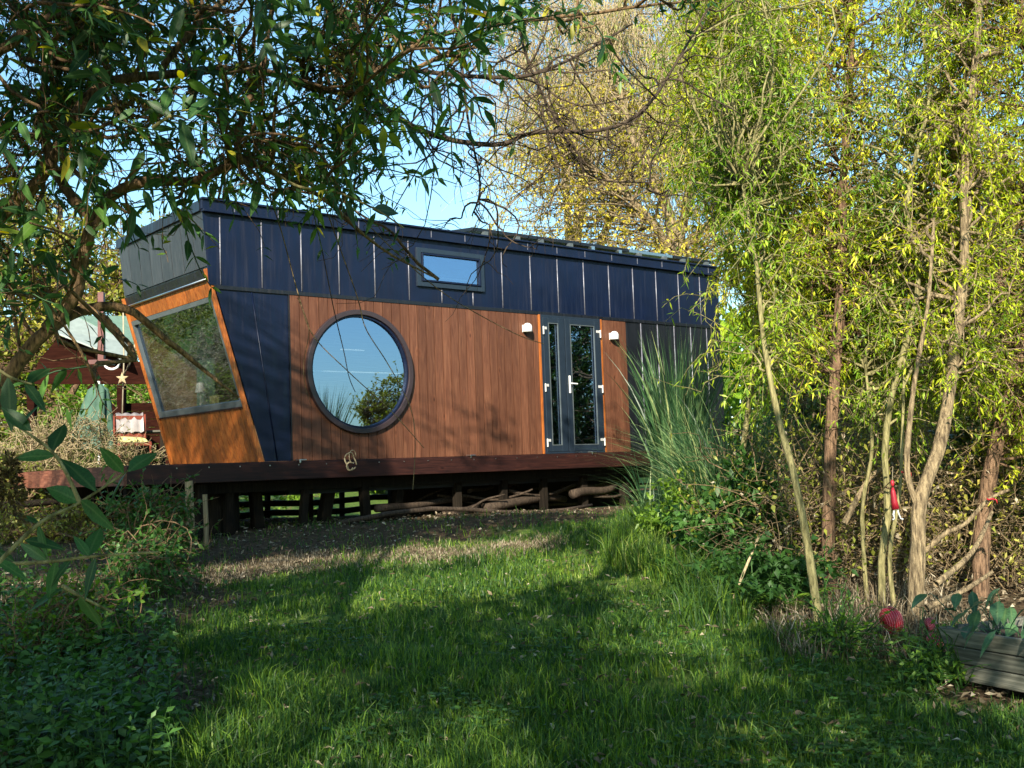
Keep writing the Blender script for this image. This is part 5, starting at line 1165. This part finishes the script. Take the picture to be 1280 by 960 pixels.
# ------------------------------------------------------------------ tree arching overhead: its bare outer boughs hang in the top middle, an unseen crown is shaped to shade the lawn
def overhead():
    g = np.random.default_rng(51); base = np.array([-3.6, .6, -.15]); e = empty('overhanging_tree', base)
    tag(e, 'tree whose dark bare curved twigs hang down in the top middle of the view, with an unseen crown added for shade', 'tree')
    fork = np.array([-2.4, 1.4, 3.6]); hub = np.array([-.6, 2.3, 4.6])
    trunk = bez([base-[0, 0, .1], [-3.4, .8, 1.6], fork, hub, [.8, 3.4, 5.2]], 40)
    boughs = [trunk, bez([fork, [-3.2, 2.5, 6.0], [-3.6, 4.2, 8.0]], 40), bez([hub, [0, 3.2, 6.6], [.6, 4.5, 8.2]], 40),
              bez([fork, [-2.6, 3.5, 4.6], [-2.6, 5, 5.6]], 40), bez([hub, [1.2, 2.0, 5.0], [2.6, 2.4, 5.3]], 40), bez([fork, [-1.2, -.4, 4.4], [.8, -1.4, 4.6]], 40),
              bez([hub, [.0, 3.8, 4.2]]+A((470, -60, 4.6), (440, 60, 4.6), (480, 132, 4.6), (542, 169, 4.6), (620, 181, 4.6), (667, 166, 4.6), (755, 162, 4.6), (808, 134, 4.6), (855, 62, 4.7), (885, 10, 4.8)), 40),
              bez([hub, [.2, 3.6, 4.2]]+A((420, -60, 4.2), (450, 70, 4.2), (536, 90, 4.2), (636, 97, 4.2), (683, 87, 4.2), (736, 62, 4.3), (790, 30, 4.4)), 40),
              bez([[.0, 3.4, 4.3]]+A((560, -60, 4.4), (575, 60, 4.4), (585, 150, 4.4), (600, 230, 4.4), (590, 270, 4.4)), 40),
              bez([[.0, 3.4, 4.3]]+A((640, -60, 4.6), (655, 60, 4.6), (700, 160, 4.6), (740, 220, 4.6), (815, 228, 4.6)), 40)]
    rad = [(.13, .03), (.05, .015), (.05, .015), (.06, .02), (.05, .02), (.06, .02), (.018, .004), (.014, .004), (.008, .003), (.008, .003)]
    V, F, R = tubes([(b[None]-base, taper(1, 40, *r)) for b, r in zip(boughs, rad)], 9); link_mesh('limbs', V, F, BK['dark'], e, R, True)
    # bare twigs visible at the top
    B = np.array(boughs[6:]); m = 95; p, d = pick(B, m, .3, 1, g)
    q = p+(d*.5+rdir(m, g)*np.array([1, .5, 1]))*(.12+.5*g.random(m))[:, None]; q[:, 2] -= .1*g.random(m)
    T1 = curves(p, q, 12, .28, 0, g, (.008, 1.5)); m2 = 420; p, d = pick(T1, m2, .15, 1, g); q = p+(d*.6+rdir(m2, g)*.8)*(.05+.2*g.random(m2))[:, None]
    T2 = curves(p, q, 7, .3, 0, g)
    V, F, R = tubes([(T1-base, taper(m, 12, .0045, .0015)), (T2-base, taper(m2, 7, .002, .0009))], 5); link_mesh('bare_twigs', V, F, BK['dark'], e, R, True)
    # unseen crown clumps, added along sun rays to shade chosen lawn patches
    lit = [((250, 660, 690), (835, 965), .45), ((640, 900, 0), (785, 872), .55)]
    cl = []
    tries = 0
    while len(cl) < 1250 and tries < 60000:
        tries += 1
        Y = g.uniform(4.3, 14.6); X = g.uniform(-.62*Y, .42*Y); gpt = np.array([X, Y, float(gz(X, Y))])
        a_, b_, _ = pix(gpt); px, py = float(a_), float(b_); band = 778-.135*(px-280)
        if 200 < px < 900 and band-30 < py < band+16: continue
        if X < .3 and abs(Y-(10.9+.3*(X+2))) < .8: continue
        if -1.7 < X < .1 and 4.9 < Y < 7.2: continue
        if .15 < X < 1.45 and 6.1 < Y < 8.1: continue
        if px > 760 and py < 790: continue
        if px > 900 and g.random() < .6: continue
        if -.7 < X < 1.15 and 6.2 < Y < 9.3 and g.random() < .7: continue
        tmin = (2.05+.47*Y-gpt[2])/(.469+.47*.87)
        c = gpt+SUN*(max(tmin, 3.5)+.2+g.random()*2.0)
        if c[1] > .3:
            X_, Y_, z_ = pix(c)
            if Y_ > -110 and -200 < X_ < 1480: continue
        cl.append(c)
    for k in range(34):  # more unseen clumps, added to dapple the end wall and front wall
        q = H2W(*sp(g.uniform(0, 2.6), g.uniform(0, 1.0), 0)) if k < 20 else H2W(g.uniform(1.9, 5.6), 0, g.uniform(-.1, .7))
        cl.append(q+SUN*g.uniform(11, 12.5))
    cl = np.array(cl); n = len(cl)
    S, _ = nearest_on(np.array(boughs[:6]).reshape(-1, 3), cl, False)
    L1 = curves(S, cl, 10, .2, .03, g)
    V, F, R = tubes([(L1-base, taper(n, 10, .012, .004))], 5); link_mesh('branches', V, F, BK['dark'], e, R, True)
    nl = 36*n; i = g.integers(0, n, nl); p = cl[i]+rdir(nl, g)*(.26*g.random(nl)**.5)[:, None]; p = p[(i < n-14) | (g.random(nl) < .35)]
    X_, Y_, z_ = pix(p); ok = ~((z_ > .2) & (Y_ > -30) & (X_ > -60) & (X_ < 1340)); p = p[ok]
    V, F, R = leaves(p-base, rdir(len(p), g), .10+.06*g.random(len(p)), .05+.02*g.random(len(p)), .2, .2, g, 0); link_mesh('foliage', V, F, LM['budd'], e, R)
overhead()

# ------------------------------------------------------------------ low plants at the lower left
def lowleft():
    g = np.random.default_rng(71)
    n = 520; px = g.uniform(-80, 215, n); py = g.uniform(740, 1000, n)
    P = []
    for a, b in zip(px, py):
        if b < 740+max(0, a-60)*.35: continue
        d = CF+(a-640)/FPX*CR-(b-480)/FPX*CU; d /= d[1]
        for y in np.arange(3.6, 12, .05):
            if d[2]*y+EYE <= gz(d[0]*y, y): P.append([d[0]*y, y, float(gz(d[0]*y, y))]); break
    P = np.array(P); n = len(P); Q = P+np.stack([g.normal(size=n)*.06, g.normal(size=n)*.06, .14+.26*g.random(n)], 1)
    Cs, pb, pd, pl = shoots(g, P, Q, .080, 6, .25); V1, F1, R1 = leaves(pb, pd, pl, pl*.42, .2, .25, g, 1)
    V2, F2, R2 = tubes([(Cs, taper(n, 12, .003, .0015))], 4)
    V, F, R = merge([(V1, F1, R1), (V2, F2, R2)]); tag(link_mesh('nettle_bed', V, F, LM['nettle'], rnd=R), 'dark green nettles carpeting the shaded lower left corner', 'ground cover', kind='stuff')
lowleft()
LG = 'shrubs along the left edge of the lawn'
bush('woody_shrub', 'shaded leafy shrub between the nettles and the left end of the deck', 'shrub', [(-3.6, 10.9, 1.1, .55, .5, .45), (-3.2, 9.6, .8, .4, .5, .3)], 110, LM['nettle'], .07, .035, 5200, seed=40, twigL=.25, group=LG, detail=1)
bush('woody_shrub', 'dull olive shrub just below the pale stakes', 'shrub', [(-4.1, 12.3, .85, .45, .3, .2)], 60, LM['hyd'], .05, .02, 2600, seed=41, twigL=.22, group=LG)
bush('woody_shrub', 'shrub with bright green leaves beneath the lower left sprig', 'shrub', [(-3.0, 7.4, .65, .5, .5, .35)], 70, LM['fresh'], .06, .03, 3000, seed=42, twigL=.22, group=LG, detail=1)
bush('woody_shrub', 'low yellow green shrub against the soil under the left deck corner', 'shrub', [(-5.6, 13.2, 1.0, .8, .5, .3)], 80, LM['hyd'], .05, .03, 3400, seed=43, twigL=.22, group=LG)

def clover():
    g = np.random.default_rng(81); n = 9000
    y = 4.1*np.exp(g.random(n)*math.log(9.5/4.1)); x = (g.random(n)-.5)*1.1*y; k = (np.sin(x*2.2+y)*np.sin(y*2.9-x*.7) > .05+.5*g.random(n)-.3*(x > .9)) & (dirtness(x, y) < .6); x, y = x[k], y[k]; n = len(x)
    c = np.stack([x, y, gz(x, y)+.03+.05*g.random(n)], 1); parts = []
    for q in range(3):
        th = q*2.1+g.random(n); D = np.stack([np.cos(th), np.sin(th), .15+0*th], 1); parts.append(leaves(c, D, .022+.02*g.random(n), .018+.014*g.random(n), .15, .1, g, 1, up=np.tile([0, 0, 1.], (n, 1))+g.normal(size=(n, 3))*.3))
    V, F, R = merge(parts); tag(link_mesh('lawn_weeds', V, F, LM['nettle'], rnd=R), 'small round weed leaves mixed into the lawn', 'weeds', kind='stuff')
clover()
def treeline():
    g = np.random.default_rng(91); n = 110000
    th = g.uniform(-1.9, 1.25, n); r = 52+8*g.random(n); top = 6.5+2*np.sin(th*9)+1.2*np.sin(th*23+1); z = .5+top*g.random(n)**.8
    P = np.stack([r*np.sin(th), r*np.cos(th), z+.3*np.sin(th*40)], 1)
    V, F, R = leaves(P, rdir(n, g), .6, .4, .3, .2, g, 0); R = rndclump(R, V, 0, .4, .5)
    tag(link_mesh('distant_wood', V, F, LM['willow_low'], rnd=R), 'far off belt of green trees behind the garden', 'wood', kind='stuff')
treeline()
